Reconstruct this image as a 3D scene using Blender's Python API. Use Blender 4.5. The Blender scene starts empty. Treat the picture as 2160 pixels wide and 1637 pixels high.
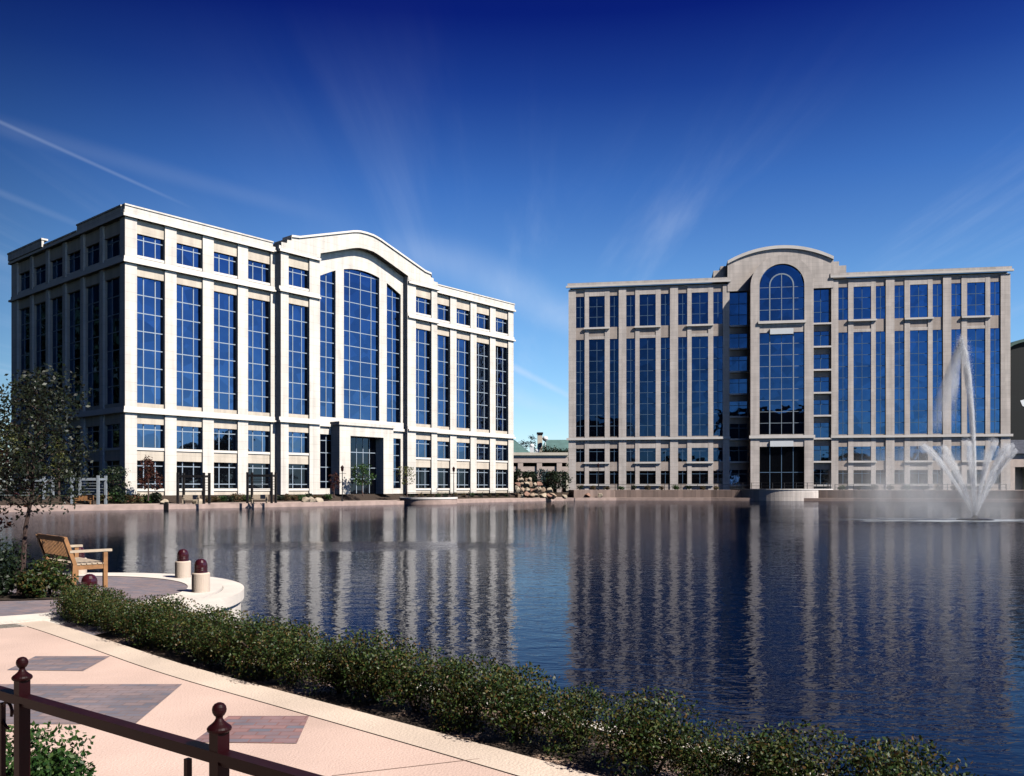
import bpy, bmesh, math, random
from mathutils import Vector, Matrix
R = math.radians
rnd = random.Random(7)
C = bpy.context.scene.collection
SC = bpy.context.scene
f_ = 1800.0; cx_ = 1080.0; hz_ = 1028.0; ZE = 2.4      # focal length, principal column, horizon row; eye height over the water

def at(px, py, z=0.0):
    Y = (ZE - z) * f_ / (py - hz_)
    return Vector(((px - cx_) / f_ * Y, Y, z))
def atY(px, py, Y):
    return Vector(((px - cx_) / f_ * Y, Y, ZE + (hz_ - py) * Y / f_))

# ------------------------------------------------------------------ materials
def nd(nt, typ, **kw):
    n = nt.nodes.new(typ)
    for k, v in kw.items(): setattr(n, k, v)
    return n
def mat_base(name):
    m = bpy.data.materials.new(name); m.use_nodes = True
    nt = m.node_tree; b = nt.nodes['Principled BSDF']
    return m, nt, b
def simple(name, col, rough=.7, var=.25, scale=2.0, bump=0.0, metal=0.0, spec=.5, coord='Object', bscale=None, detail=5):
    m, nt, b = mat_base(name)
    tc = nd(nt, 'ShaderNodeTexCoord')
    nz = nd(nt, 'ShaderNodeTexNoise'); nz.inputs['Scale'].default_value = scale; nz.inputs['Detail'].default_value = detail
    nt.links.new(tc.outputs[coord], nz.inputs['Vector'])
    cr = nd(nt, 'ShaderNodeMapRange'); cr.inputs[1].default_value = .3; cr.inputs[2].default_value = .7
    cr.inputs[3].default_value = 1 - var; cr.inputs[4].default_value = 1 + var
    nt.links.new(nz.outputs['Fac'], cr.inputs[0])
    mx = nd(nt, 'ShaderNodeVectorMath', operation='SCALE'); mx.inputs[0].default_value = col[:3]
    nt.links.new(cr.outputs[0], mx.inputs['Scale'])
    nt.links.new(mx.outputs[0], b.inputs['Base Color'])
    b.inputs['Roughness'].default_value = rough; b.inputs['Metallic'].default_value = metal
    b.inputs['Specular IOR Level'].default_value = spec
    if bump:
        n2 = nd(nt, 'ShaderNodeTexNoise'); n2.inputs['Scale'].default_value = bscale or scale * 6; n2.inputs['Detail'].default_value = 6
        nt.links.new(tc.outputs[coord], n2.inputs['Vector'])
        bp = nd(nt, 'ShaderNodeBump'); bp.inputs['Strength'].default_value = bump; bp.inputs['Distance'].default_value = .05
        nt.links.new(n2.outputs['Fac'], bp.inputs['Height']); nt.links.new(bp.outputs[0], b.inputs['Normal'])
    return m
def panel_stone(name, col, joint=.8, w=1.6, h=.8, off=.0, mort=.012, var=.1, rough=.8, coord='UV', bump=.3, nscale=.5):
    m, nt, b = mat_base(name)
    tc = nd(nt, 'ShaderNodeTexCoord')
    br = nd(nt, 'ShaderNodeTexBrick'); br.offset = off
    br.inputs['Color1'].default_value = (*col, 1)
    br.inputs['Color2'].default_value = (*([c * (1 - var) for c in col] if var < .5 else (.17, .165, .20)), 1)
    br.inputs['Mortar'].default_value = (*[c * joint for c in col], 1)
    br.inputs['Scale'].default_value = 1; br.inputs['Mortar Size'].default_value = mort
    br.inputs['Brick Width'].default_value = w; br.inputs['Row Height'].default_value = h
    nt.links.new(tc.outputs[coord], br.inputs['Vector'])
    nz = nd(nt, 'ShaderNodeTexNoise'); nz.inputs['Scale'].default_value = nscale; nz.inputs['Detail'].default_value = 7
    nt.links.new(tc.outputs['Object'], nz.inputs['Vector'])
    cr = nd(nt, 'ShaderNodeMapRange'); cr.inputs[1].default_value = .3; cr.inputs[2].default_value = .7
    cr.inputs[3].default_value = .9; cr.inputs[4].default_value = 1.08
    nt.links.new(nz.outputs['Fac'], cr.inputs[0])
    # rain streaks: narrow, tall and faint
    ms_ = nd(nt, 'ShaderNodeMapping'); ms_.inputs['Scale'].default_value = (1.6, 1.6, .09); nt.links.new(tc.outputs['Object'], ms_.inputs[0])
    ns = nd(nt, 'ShaderNodeTexNoise'); ns.inputs['Scale'].default_value = 1.0; ns.inputs['Detail'].default_value = 5; nt.links.new(ms_.outputs[0], ns.inputs['Vector'])
    rs = nd(nt, 'ShaderNodeMapRange'); rs.inputs[1].default_value = .35; rs.inputs[2].default_value = .6; rs.inputs[3].default_value = .84; rs.inputs[4].default_value = 1.0; nt.links.new(ns.outputs['Fac'], rs.inputs[0])
    ml = nd(nt, 'ShaderNodeMath', operation='MULTIPLY'); nt.links.new(cr.outputs[0], ml.inputs[0]); nt.links.new(rs.outputs[0], ml.inputs[1]); cr = ml
    mx = nd(nt, 'ShaderNodeVectorMath', operation='SCALE')
    nt.links.new(br.outputs['Color'], mx.inputs[0]); nt.links.new(cr.outputs[0], mx.inputs['Scale'])
    nt.links.new(mx.outputs[0], b.inputs['Base Color']); b.inputs['Roughness'].default_value = rough
    if bump:
        bp = nd(nt, 'ShaderNodeBump'); bp.inputs['Strength'].default_value = bump; bp.inputs['Distance'].default_value = .01
        bp.invert = True
        nt.links.new(br.outputs['Fac'], bp.inputs['Height']); nt.links.new(bp.outputs[0], b.inputs['Normal'])
    return m
def leafmat(name, cols, trans=.25, rough=.45):
    m, nt, b = mat_base(name)
    g = nd(nt, 'ShaderNodeNewGeometry')
    cr = nd(nt, 'ShaderNodeValToRGB')
    el = cr.color_ramp.elements
    el[0].position = 0; el[0].color = (*cols[0], 1); el[1].position = 1; el[1].color = (*cols[-1], 1)
    for i, c in enumerate(cols[1:-1]):
        e = el.new((i + 1) / (len(cols) - 1)); e.color = (*c, 1)
    nt.links.new(g.outputs['Random Per Island'], cr.inputs[0])
    nt.links.new(cr.outputs[0], b.inputs['Base Color'])
    b.inputs['Roughness'].default_value = rough; b.inputs['Specular IOR Level'].default_value = .3
    tr = nd(nt, 'ShaderNodeBsdfTranslucent'); nt.links.new(cr.outputs[0], tr.inputs['Color'])
    mx = nd(nt, 'ShaderNodeMixShader'); mx.inputs[0].default_value = trans
    out = nt.nodes['Material Output']
    nt.links.new(b.outputs[0], mx.inputs[1]); nt.links.new(tr.outputs[0], mx.inputs[2]); nt.links.new(mx.outputs[0], out.inputs[0])
    return m
def glassmat(name, tint, dark=(.004, .005, .009), refl=.85, wav=.02):
    m, nt, b = mat_base(name)
    out = nt.nodes['Material Output']
    tc = nd(nt, 'ShaderNodeTexCoord')
    # glossy tint varies cell by cell; a bump bends the reflection a little
    br = nd(nt, 'ShaderNodeTexVoronoi'); br.inputs['Scale'].default_value = .55
    nt.links.new(tc.outputs['UV'], br.inputs['Vector'])
    nz = nd(nt, 'ShaderNodeTexNoise'); nz.inputs['Scale'].default_value = .55; nz.inputs['Detail'].default_value = 1
    nt.links.new(tc.outputs['UV'], nz.inputs['Vector'])
    bp = nd(nt, 'ShaderNodeBump'); bp.inputs['Strength'].default_value = wav; bp.inputs['Distance'].default_value = 1.0
    nt.links.new(nz.outputs['Fac'], bp.inputs['Height'])
    gl = nd(nt, 'ShaderNodeBsdfGlossy'); gl.inputs['Roughness'].default_value = .012
    var = nd(nt, 'ShaderNodeMapRange'); var.inputs[3].default_value = .70; var.inputs[4].default_value = 1.15
    nt.links.new(br.outputs['Color'], var.inputs[0])
    sc = nd(nt, 'ShaderNodeVectorMath', operation='SCALE'); sc.inputs[0].default_value = tint
    nt.links.new(var.outputs[0], sc.inputs['Scale']); nt.links.new(sc.outputs[0], gl.inputs['Color'])
    nt.links.new(bp.outputs[0], gl.inputs['Normal'])
    b.inputs['Base Color'].default_value = (*dark, 1); b.inputs['Roughness'].default_value = .4
    b.inputs['Specular IOR Level'].default_value = .2
    mx = nd(nt, 'ShaderNodeMixShader'); mx.inputs[0].default_value = refl
    nt.links.new(b.outputs[0], mx.inputs[1]); nt.links.new(gl.outputs[0], mx.inputs[2]); nt.links.new(mx.outputs[0], out.inputs[0])
    return m

M = {}
M['white'] = panel_stone('precast_white', (.76, .70, .62), joint=.74, w=2.4, h=1.03, var=.05, mort=.02)
M['cream'] = panel_stone('precast_cream', (.66, .57, .46), joint=.8, w=1.7, h=1.03, var=.07, mort=.02)
M['trim'] = simple('precast_trim', (.78, .72, .64), .75, .06, .4)
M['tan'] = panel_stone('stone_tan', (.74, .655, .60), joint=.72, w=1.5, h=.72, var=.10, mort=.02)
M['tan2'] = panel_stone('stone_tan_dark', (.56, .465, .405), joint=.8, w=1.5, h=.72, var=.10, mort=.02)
M['tantrim'] = simple('stone_trim', (.76, .71, .67), .75, .08, .5)
M['glass'] = glassmat('blue_glass', (.085, .155, .31), wav=.018)
M['glass2'] = glassmat('deep_blue_glass', (.085, .21, .48), wav=.014)
M['glassd'] = glassmat('glass_dark_reflection', (.045, .065, .10), refl=.7)  # darker tint paints in the dark reflections of ground-floor and entrance glazing
M['mull'] = simple('mullion_metal', (.34, .40, .46), .5, .05, 1, metal=.2)
M['mulld'] = simple('mullion_blue', (.10, .17, .26), .5, .05, 1, metal=.2)
M['roof'] = simple('roof_gravel', (.25, .24, .22), .9, .2, 2)
M['panel'] = simple('white_panel', (.8, .82, .84), .5, .03, 1)
M['pink'] = simple('pink_concrete', (.66, .475, .395), .85, .16, .7, bump=.25, bscale=60, detail=8)
M['coping'] = simple('pale_coping', (.66, .53, .43), .8, .12, 1.3, bump=.25, bscale=50, detail=8)
M['limestone'] = simple('limestone_coping', (.74, .66, .58), .8, .10, 1.6, bump=.2, bscale=40)
M['brick'] = panel_stone('clay_pavers', (.36, .19, .175), joint=.7, w=.16, h=.08, off=.5, mort=.006, var=.5, coord='Object', bump=.4, nscale=9)
M['brickg'] = panel_stone('grey_pavers', (.30, .22, .215), joint=.7, w=.16, h=.08, off=.5, mort=.006, var=.5, coord='Object', bump=.4, nscale=9)
M['joint'] = simple('joint_dark_brown', (.28, .18, .14), .9, .1, 3)  # plain dark brown of the paving joints
M['soil'] = simple('soil_mulch', (.045, .028, .018), .95, .5, 20, bump=.8, bscale=80)
M['sandy'] = simple('sandy_gravel', (.52, .38, .28), .95, .3, 14, bump=.6, bscale=80)
M['maroon'] = simple('maroon_paint', (.016, .0016, .003), .5, .25, 14, spec=.15)
M['cap'] = simple('dark_red_glaze', (.045, .006, .010), .22, .1, 8, spec=.7)
M['teak'] = simple('teak_wood', (.33, .16, .065), .6, .25, 9)
M['teakpale'] = simple('teak_weathered', (.52, .41, .30), .65, .2, 9)
M['bark'] = simple('bark', (.075, .045, .038), .9, .3, 20, bump=.6)
M['lawn'] = simple('lawn_green', (.03, .055, .015), .95, .4, 3, bump=.5, bscale=30)
M['land'] = simple('dry_ground', (.05, .045, .028), .95, .3, .2, bump=.3)
M['quay'] = simple('quay_stone', (.40, .29, .25), .85, .18, 1.2, bump=.3, bscale=9)
M['fwalk'] = simple('far_walk_concrete', (.45, .34, .29), .85, .12, .6)
M['terr'] = panel_stone('terrace_brick', (.34, .24, .20), joint=.75, w=.9, h=.35, off=.5, var=.35, mort=.03, coord='Object', bump=.3)
M['metalg'] = simple('grey_paint', (.26, .29, .32), .5, .1, 2)
M['slate'] = simple('slate_roof', (.05, .055, .075), .8, .3, 1.5)
M['black'] = simple('black_paint', (.012, .011, .012), .4, .1, 4)
M['rock'] = simple('sandstone_boulder', (.34, .24, .17), .9, .35, 1.1, bump=.7, bscale=5)
M['rockp'] = simple('pale_boulder', (.42, .34, .25), .9, .3, 1.1, bump=.7, bscale=5)
M['rockr'] = simple('red_boulder', (.32, .18, .13), .9, .35, 1.1, bump=.7, bscale=5)
M['groof'] = simple('copper_green_roof', (.09, .17, .16), .7, .15, .5)
M['dgreen'] = panel_stone('dark_green_wall', (.002, .0035, .004), joint=1.3, w=2.2, h=3.4, var=.3, mort=.12)
M['dgreen2'] = simple('dark_green_trim', (.05, .10, .085), .6, .1, .5)
M['conc'] = simple('garage_concrete', (.52, .42, .37), .85, .15, .6)
M['concp'] = simple('garage_coping', (.62, .56, .47), .85, .1, .6)
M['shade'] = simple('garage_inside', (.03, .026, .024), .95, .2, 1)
M['officewall'] = simple('office_wall', (.025, .022, .02), .9, .2, .3)
M['leafhedge'] = leafmat('hedge_leaves', [(.007, .018, .005), (.016, .040, .008), (.030, .060, .012), (.095, .105, .024), (.028, .06, .012), (.010, .026, .007), (.12, .065, .02), (.05, .085, .018)], .15, .5)
M['leafbush'] = leafmat('bush_leaves', [(.008, .028, .007), (.02, .06, .012), (.045, .10, .022), (.02, .055, .011), (.07, .12, .03)], .18, .45)
M['leaftree'] = leafmat('young_tree_leaves', [(.005, .008, .006), (.009, .016, .008), (.024, .034, .014), (.007, .012, .007), (.045, .05, .03)], .15, .45)
M['leafred'] = leafmat('red_leaves', [(.05, .012, .012), (.09, .025, .018), (.07, .03, .012)], .3, .5)
M['leafdark'] = leafmat('dark_leaves', [(.006, .014, .008), (.014, .028, .012), (.03, .045, .018)], .15, .5)
M['leafolive'] = leafmat('olive_leaves', [(.06, .07, .015), (.10, .11, .025), (.14, .14, .04)], .25, .5)
M['leafblue'] = leafmat('blue_green_leaves', [(.02, .04, .05), (.03, .06, .065), (.05, .08, .08)], .15, .5)
M['flower'] = leafmat('mixed_border_leaves', [(.03, .06, .015), (.10, .10, .03), (.16, .05, .04), (.03, .05, .015), (.30, .20, .12)], .2, .6)

# water surface
def water_mat():
    m, nt, b = mat_base('lake_water')
    tc = nd(nt, 'ShaderNodeTexCoord')
    mp = nd(nt, 'ShaderNodeMapping'); mp.inputs['Scale'].default_value = (1.0, 1.7, 1.0); mp.inputs['Rotation'].default_value = (0, 0, R(8))
    nt.links.new(tc.outputs['Object'], mp.inputs[0])
    n1 = nd(nt, 'ShaderNodeTexNoise'); n1.inputs['Scale'].default_value = 1.5; n1.inputs['Detail'].default_value = 3; n1.inputs['Roughness'].default_value = .5; n1.inputs['Distortion'].default_value = .4
    n2 = nd(nt, 'ShaderNodeTexNoise'); n2.inputs['Scale'].default_value = 5.5; n2.inputs['Detail'].default_value = 2; n2.inputs['Distortion'].default_value = .6
    n3 = nd(nt, 'ShaderNodeTexNoise'); n3.inputs['Scale'].default_value = .05; n3.inputs['Detail'].default_value = 3     # gusts: where the wind roughens the surface
    for n in (n1, n2): nt.links.new(mp.outputs[0], n.inputs['Vector'])
    nt.links.new(tc.outputs['Object'], n3.inputs['Vector'])
    g = nd(nt, 'ShaderNodeMapRange'); g.inputs[1].default_value = .38; g.inputs[2].default_value = .62; g.inputs[3].default_value = .55; g.inputs[4].default_value = 1.25
    nt.links.new(n3.outputs['Fac'], g.inputs[0])
    a = nd(nt, 'ShaderNodeMath', operation='MULTIPLY'); a.inputs[1].default_value = .30
    nt.links.new(n2.outputs['Fac'], a.inputs[0])
    s = nd(nt, 'ShaderNodeMath', operation='ADD'); nt.links.new(n1.outputs['Fac'], s.inputs[0]); nt.links.new(a.outputs[0], s.inputs[1])
    gg = g.outputs[0]
    for cx1, cy1, rx1, ry1, am in ((-5.5, 35, 8, 3.2, 2.6), (-16, 52, 15, 24, .45), (9, 48, 10, 14, .5)):      # patches of wind on the lake
        mpp = nd(nt, 'ShaderNodeMapping'); mpp.vector_type = 'TEXTURE'; mpp.inputs['Location'].default_value = (cx1, cy1, 0); mpp.inputs['Scale'].default_value = (rx1, ry1, 1); nt.links.new(tc.outputs['Object'], mpp.inputs[0])
        le = nd(nt, 'ShaderNodeVectorMath', operation='LENGTH'); nt.links.new(mpp.outputs[0], le.inputs[0])
        nn_ = nd(nt, 'ShaderNodeMath', operation='ADD'); nt.links.new(le.outputs['Value'], nn_.inputs[0]); nt.links.new(n3.outputs['Fac'], nn_.inputs[1])
        r_ = nd(nt, 'ShaderNodeMapRange'); r_.interpolation_type = 'SMOOTHSTEP'; nt.links.new(nn_.outputs[0], r_.inputs[0])
        for i_, x_ in enumerate((.9, 1.6, am, 0)): r_.inputs[i_ + 1].default_value = x_
        ad = nd(nt, 'ShaderNodeMath', operation='ADD'); nt.links.new(gg, ad.inputs[0]); nt.links.new(r_.outputs[0], ad.inputs[1]); gg = ad.outputs[0]
    t = nd(nt, 'ShaderNodeMath', operation='MULTIPLY'); nt.links.new(s.outputs[0], t.inputs[0]); nt.links.new(gg, t.inputs[1])
    bp = nd(nt, 'ShaderNodeBump'); bp.inputs['Strength'].default_value = 1; bp.inputs['Distance'].default_value = WAVE
    nt.links.new(t.outputs[0], bp.inputs['Height']); nt.links.new(bp.outputs[0], b.inputs['Normal'])
    gl = nd(nt, 'ShaderNodeBsdfGlossy'); gl.inputs['Roughness'].default_value = .02; gl.inputs['Color'].default_value = (.62, .64, .69, 1)
    nt.links.new(bp.outputs[0], gl.inputs['Normal'])
    df = nd(nt, 'ShaderNodeBsdfDiffuse'); df.inputs['Color'].default_value = (.0012, .004, .016, 1)
    fr_ = nd(nt, 'ShaderNodeFresnel'); fr_.inputs['IOR'].default_value = 1.30; nt.links.new(bp.outputs[0], fr_.inputs['Normal'])
    mx = nd(nt, 'ShaderNodeMixShader'); nt.links.new(fr_.outputs[0], mx.inputs[0]); nt.links.new(df.outputs[0], mx.inputs[1]); nt.links.new(gl.outputs[0], mx.inputs[2])
    nt.links.new(mx.outputs[0], nt.nodes['Material Output'].inputs[0])
    return m
WAVE = .0155
M['water'] = water_mat()
def foam_mat():
    m, nt, b = mat_base('foam')
    tc = nd(nt, 'ShaderNodeTexCoord')
    mp = nd(nt, 'ShaderNodeMapping'); mp.inputs['Scale'].default_value = (.25, .8, 1)
    nt.links.new(tc.outputs['Object'], mp.inputs[0])
    n = nd(nt, 'ShaderNodeTexNoise'); n.inputs['Scale'].default_value = 1.2; n.inputs['Detail'].default_value = 8; n.inputs['Roughness'].default_value = .7
    nt.links.new(mp.outputs[0], n.inputs['Vector'])
    ln = nd(nt, 'ShaderNodeVectorMath', operation='LENGTH'); 
    m2 = nd(nt, 'ShaderNodeMapping'); m2.inputs['Scale'].default_value = (1 / 12., 1 / 6.5, 0); m2.inputs['Location'].default_value = (.2, 0, 0)
    nt.links.new(tc.outputs['Object'], m2.inputs[0]); nt.links.new(m2.outputs[0], ln.inputs[0])
    r1 = nd(nt, 'ShaderNodeMapRange'); r1.inputs[1].default_value = .25; r1.inputs[2].default_value = 1; r1.inputs[3].default_value = .16; r1.inputs[4].default_value = -.25
    nt.links.new(ln.outputs['Value'], r1.inputs[0])
    ad = nd(nt, 'ShaderNodeMath', operation='ADD'); nt.links.new(n.outputs['Fac'], ad.inputs[0]); nt.links.new(r1.outputs[0], ad.inputs[1])
    r2 = nd(nt, 'ShaderNodeMapRange'); r2.inputs[1].default_value = .44; r2.inputs[2].default_value = .66; r2.inputs[3].default_value = 0; r2.inputs[4].default_value = .7
    nt.links.new(ad.outputs[0], r2.inputs[0]); nt.links.new(r2.outputs[0], b.inputs['Alpha'])
    b.inputs['Base Color'].default_value = (.62, .68, .75, 1); b.inputs['Roughness'].default_value = .6
    return m
M['foam'] = foam_mat()
def spray_mat(name, alpha):
    m, nt, b = mat_base(name)
    b.inputs['Base Color'].default_value = (.95, .96, 1.0, 1); b.inputs['Roughness'].default_value = .6
    tr = nd(nt, 'ShaderNodeBsdfTranslucent'); tr.inputs['Color'].default_value = (.96, .97, 1.0, 1)
    tp = nd(nt, 'ShaderNodeBsdfTransparent')
    m1 = nd(nt, 'ShaderNodeMixShader'); m1.inputs[0].default_value = .5
    nt.links.new(b.outputs[0], m1.inputs[1]); nt.links.new(tr.outputs[0], m1.inputs[2])
    m2 = nd(nt, 'ShaderNodeMixShader'); m2.inputs[0].default_value = alpha
    nt.links.new(tp.outputs[0], m2.inputs[1]); nt.links.new(m1.outputs[0], m2.inputs[2])
    nt.links.new(m2.outputs[0], nt.nodes['Material Output'].inputs[0])
    return m
M['spray'] = spray_mat('water_spray', .62)
def vol_mat(name, dens, nscale=0, zf=None, ell=None):
    m = bpy.data.materials.new(name); m.use_nodes = True; nt = m.node_tree; nt.nodes.remove(nt.nodes['Principled BSDF'])
    v = nd(nt, 'ShaderNodeVolumeScatter'); v.inputs['Color'].default_value = (.97, .98, 1, 1); v.inputs['Anisotropy'].default_value = -.38
    nt.links.new(v.outputs[0], nt.nodes['Material Output'].inputs['Volume']); v.inputs['Density'].default_value = dens
    if not nscale: return m
    tc = nd(nt, 'ShaderNodeTexCoord'); n = nd(nt, 'ShaderNodeTexNoise'); n.inputs['Scale'].default_value = nscale; n.inputs['Detail'].default_value = 4
    mp = nd(nt, 'ShaderNodeMapping'); mp.inputs['Scale'].default_value = (1, 1, .45); nt.links.new(tc.outputs['Object'], mp.inputs[0]); nt.links.new(mp.outputs[0], n.inputs['Vector'])
    r = nd(nt, 'ShaderNodeMapRange'); nt.links.new(n.outputs['Fac'], r.inputs[0])
    for i, x in enumerate((.32, .68, 0, 2 * dens)): r.inputs[i + 1].default_value = x
    out = r.outputs[0]
    def fac(sock, a, b, c, d):
        nonlocal out
        q = nd(nt, 'ShaderNodeMapRange'); q.interpolation_type = 'SMOOTHSTEP'; nt.links.new(sock, q.inputs[0])
        for i, x in enumerate((a, b, c, d)): q.inputs[i + 1].default_value = x
        k = nd(nt, 'ShaderNodeMath', operation='MULTIPLY'); nt.links.new(out, k.inputs[0]); nt.links.new(q.outputs[0], k.inputs[1]); out = k.outputs[0]
    if zf:
        sp_ = nd(nt, 'ShaderNodeSeparateXYZ'); nt.links.new(tc.outputs['Object'], sp_.inputs[0]); fac(sp_.outputs['Z'], zf[0], zf[1], 0, 1)
    if ell:
        mp = nd(nt, 'ShaderNodeMapping'); mp.vector_type = 'TEXTURE'; mp.inputs['Location'].default_value = ell[0]; mp.inputs['Scale'].default_value = ell[1]
        nt.links.new(tc.outputs['Object'], mp.inputs[0]); l = nd(nt, 'ShaderNodeVectorMath', operation='LENGTH'); nt.links.new(mp.outputs[0], l.inputs[0]); fac(l.outputs['Value'], 1.0, .15, 0, 1)
    nt.links.new(out, v.inputs['Density'])
    return m
EL1 = ((-4.8, 0, 2.0), (7.4, 3.4, 4.6)); EL2 = ((-.3, 0, 1.2), (4.8, 3.8, 4.6))
M['vjet'] = vol_mat('jet_water', 1.4, 2.6); M['vcore'] = vol_mat('centre_jet_water', 4.5, 1.6)
M['vveil'] = vol_mat('veil_water', 1.05, 1.5, (6.3, 13.2)); M['vmist'] = vol_mat('mist_cloud', .15, .55, None, EL1); M['vbase'] = vol_mat('base_cloud', .10, .8, None, EL2)
M['mist'] = spray_mat('water_mist', .24)

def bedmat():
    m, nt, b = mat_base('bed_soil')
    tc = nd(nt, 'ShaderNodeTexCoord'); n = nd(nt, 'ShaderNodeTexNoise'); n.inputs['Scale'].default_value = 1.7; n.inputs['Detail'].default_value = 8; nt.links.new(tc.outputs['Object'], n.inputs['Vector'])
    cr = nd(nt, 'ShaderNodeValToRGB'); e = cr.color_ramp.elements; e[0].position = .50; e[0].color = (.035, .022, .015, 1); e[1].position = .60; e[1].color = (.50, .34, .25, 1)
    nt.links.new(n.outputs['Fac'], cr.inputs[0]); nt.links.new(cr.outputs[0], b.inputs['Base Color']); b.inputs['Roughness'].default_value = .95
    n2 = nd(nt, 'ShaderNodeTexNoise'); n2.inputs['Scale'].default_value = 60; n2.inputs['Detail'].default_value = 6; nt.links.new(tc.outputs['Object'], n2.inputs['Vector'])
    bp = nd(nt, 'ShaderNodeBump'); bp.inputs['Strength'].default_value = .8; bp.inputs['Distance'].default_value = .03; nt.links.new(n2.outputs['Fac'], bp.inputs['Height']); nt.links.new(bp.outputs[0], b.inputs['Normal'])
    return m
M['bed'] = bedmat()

# ------------------------------------------------------------------ objects
def tag(o, label=None, cat=None, group=None, kind=None):
    if label: o['label'] = label
    if cat: o['category'] = cat
    if group: o['group'] = group
    if kind: o['kind'] = kind
    return o
def empty(name, loc, label, cat, group=None):
    o = bpy.data.objects.new(name, None); C.objects.link(o); o.location = loc
    o.empty_display_size = .2
    return tag(o, label, cat, group)
def worldloc(o):
    v = Vector((0, 0, 0))
    while o: v += Vector(o.location); o = o.parent
    return v
def copy_tree(o, loc, label=None, rotz=None, scale=None, group=None, parent=None):
    c = o.copy(); C.objects.link(c)
    if parent: c.parent = parent
    else:
        c.location = loc
        if label: c['label'] = label
        if group: c['group'] = group
        if rotz is not None: c.rotation_euler[2] = rotz
        if scale is not None: c.scale = scale if hasattr(scale, '__len__') else (scale,) * 3
    for ch in list(o.children): copy_tree(ch, None, parent=c)
    return c
class MB:
    def __init__(s): s.v = []; s.f = []; s.m = []; s.uv = []; s.sm = []
    def face(s, pts, mi=0, uv=None, smooth=False):
        i = len(s.v); s.v += [tuple(p) for p in pts]; s.f.append(tuple(range(i, i + len(pts)))); s.m.append(mi); s.sm.append(smooth)
        s.uv += uv if uv else [(p[0] + p[1], p[2]) for p in pts]
    def box(s, a, b, mi=0):
        x0, y0, z0 = a; x1, y1, z1 = b
        s.hexa([(x0, y0, z0), (x1, y0, z0), (x1, y1, z0), (x0, y1, z0), (x0, y0, z1), (x1, y0, z1), (x1, y1, z1), (x0, y1, z1)], mi)
    def hexa(s, p, mi=0, uvs=None):
        for q in ((3, 2, 1, 0), (4, 5, 6, 7), (0, 1, 5, 4), (1, 2, 6, 5), (2, 3, 7, 6), (3, 0, 4, 7)):
            s.face([p[i] for i in q], mi, [uvs[i] for i in q] if uvs else None)
    def bar(s, a, b, w, h, mi=0, up=Vector((0, 0, 1))):       # rectangular bar from a to b
        a = Vector(a); b = Vector(b); d = (b - a).normalized()
        if abs(d.dot(up)) > .98: up = Vector((0, 1, 0))
        x = d.cross(up).normalized() * w / 2; y = x.cross(d).normalized() * h / 2
        s.hexa([a - x - y, a + x - y, b + x - y, b - x - y, a - x + y, a + x + y, b + x + y, b - x + y], mi)
    def tube(s, pts, rad, n=8, mi=0, cap=True, steady=False):
        rings = []
        pts = [Vector(p) for p in pts]
        for i, p in enumerate(pts):
            d = (pts[min(i + 1, len(pts) - 1)] - pts[max(i - 1, 0)]).normalized()
            u = Vector((0, 0, 1)) if steady and abs((pts[-1] - pts[0]).normalized().z) < .9 else (Vector((0, 1, 0)) if steady else (Vector((0, 0, 1)) if abs(d.z) < .95 else Vector((1, 0, 0))))
            x = d.cross(u).normalized(); y = x.cross(d).normalized(); r = rad[i] if hasattr(rad, '__len__') else rad
            rings.append([p + (x * math.cos(t) + y * math.sin(t)) * r for t in [2 * math.pi * k / n for k in range(n)]])
        for i in range(len(rings) - 1):
            for k in range(n):
                s.face([rings[i][k], rings[i][(k + 1) % n], rings[i + 1][(k + 1) % n], rings[i + 1][k]], mi, smooth=True)
        if cap: s.face(rings[0][::-1], mi); s.face(rings[-1], mi)
    def lathe(s, c, prof, n=20, mi=0):
        c = Vector(c)
        rings = [[c + Vector((r * math.cos(2 * math.pi * k / n), r * math.sin(2 * math.pi * k / n), z)) for k in range(n)] for r, z in prof]
        for i in range(len(rings) - 1):
            for k in range(n): s.face([rings[i][k], rings[i][(k + 1) % n], rings[i + 1][(k + 1) % n], rings[i + 1][k]], mi, smooth=True)
    def build(s, name, mats, parent=None, merge=False):
        off = worldloc(parent) if parent else Vector((0, 0, 0))
        me = bpy.data.meshes.new(name)
        me.from_pydata([(x - off.x, y - off.y, z - off.z) for x, y, z in s.v], [], s.f)
        if not isinstance(mats, (list, tuple)): mats = [mats]
        for m in mats: me.materials.append(m)
        me.polygons.foreach_set('material_index', s.m); me.polygons.foreach_set('use_smooth', s.sm)
        uv = me.uv_layers.new(name='UVMap')
        uv.data.foreach_set('uv', [c for p in s.uv for c in p])
        if merge:
            bm = bmesh.new(); bm.from_mesh(me); bmesh.ops.remove_doubles(bm, verts=bm.verts, dist=1e-4)
            bmesh.ops.recalc_face_normals(bm, faces=bm.faces); bm.to_mesh(me); bm.free()
        me.update()
        o = bpy.data.objects.new(name, me); C.objects.link(o)
        if parent: o.parent = parent
        return o
def atorigin(o):                       # move the mesh origin of a lone mesh thing to its base
    me = o.data; xs = [v.co for v in me.vertices]
    c = Vector((sum(v.x for v in xs) / len(xs), sum(v.y for v in xs) / len(xs), min(v.z for v in xs)))
    me.transform(Matrix.Translation(-c)); o.location = c
    return o

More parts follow.
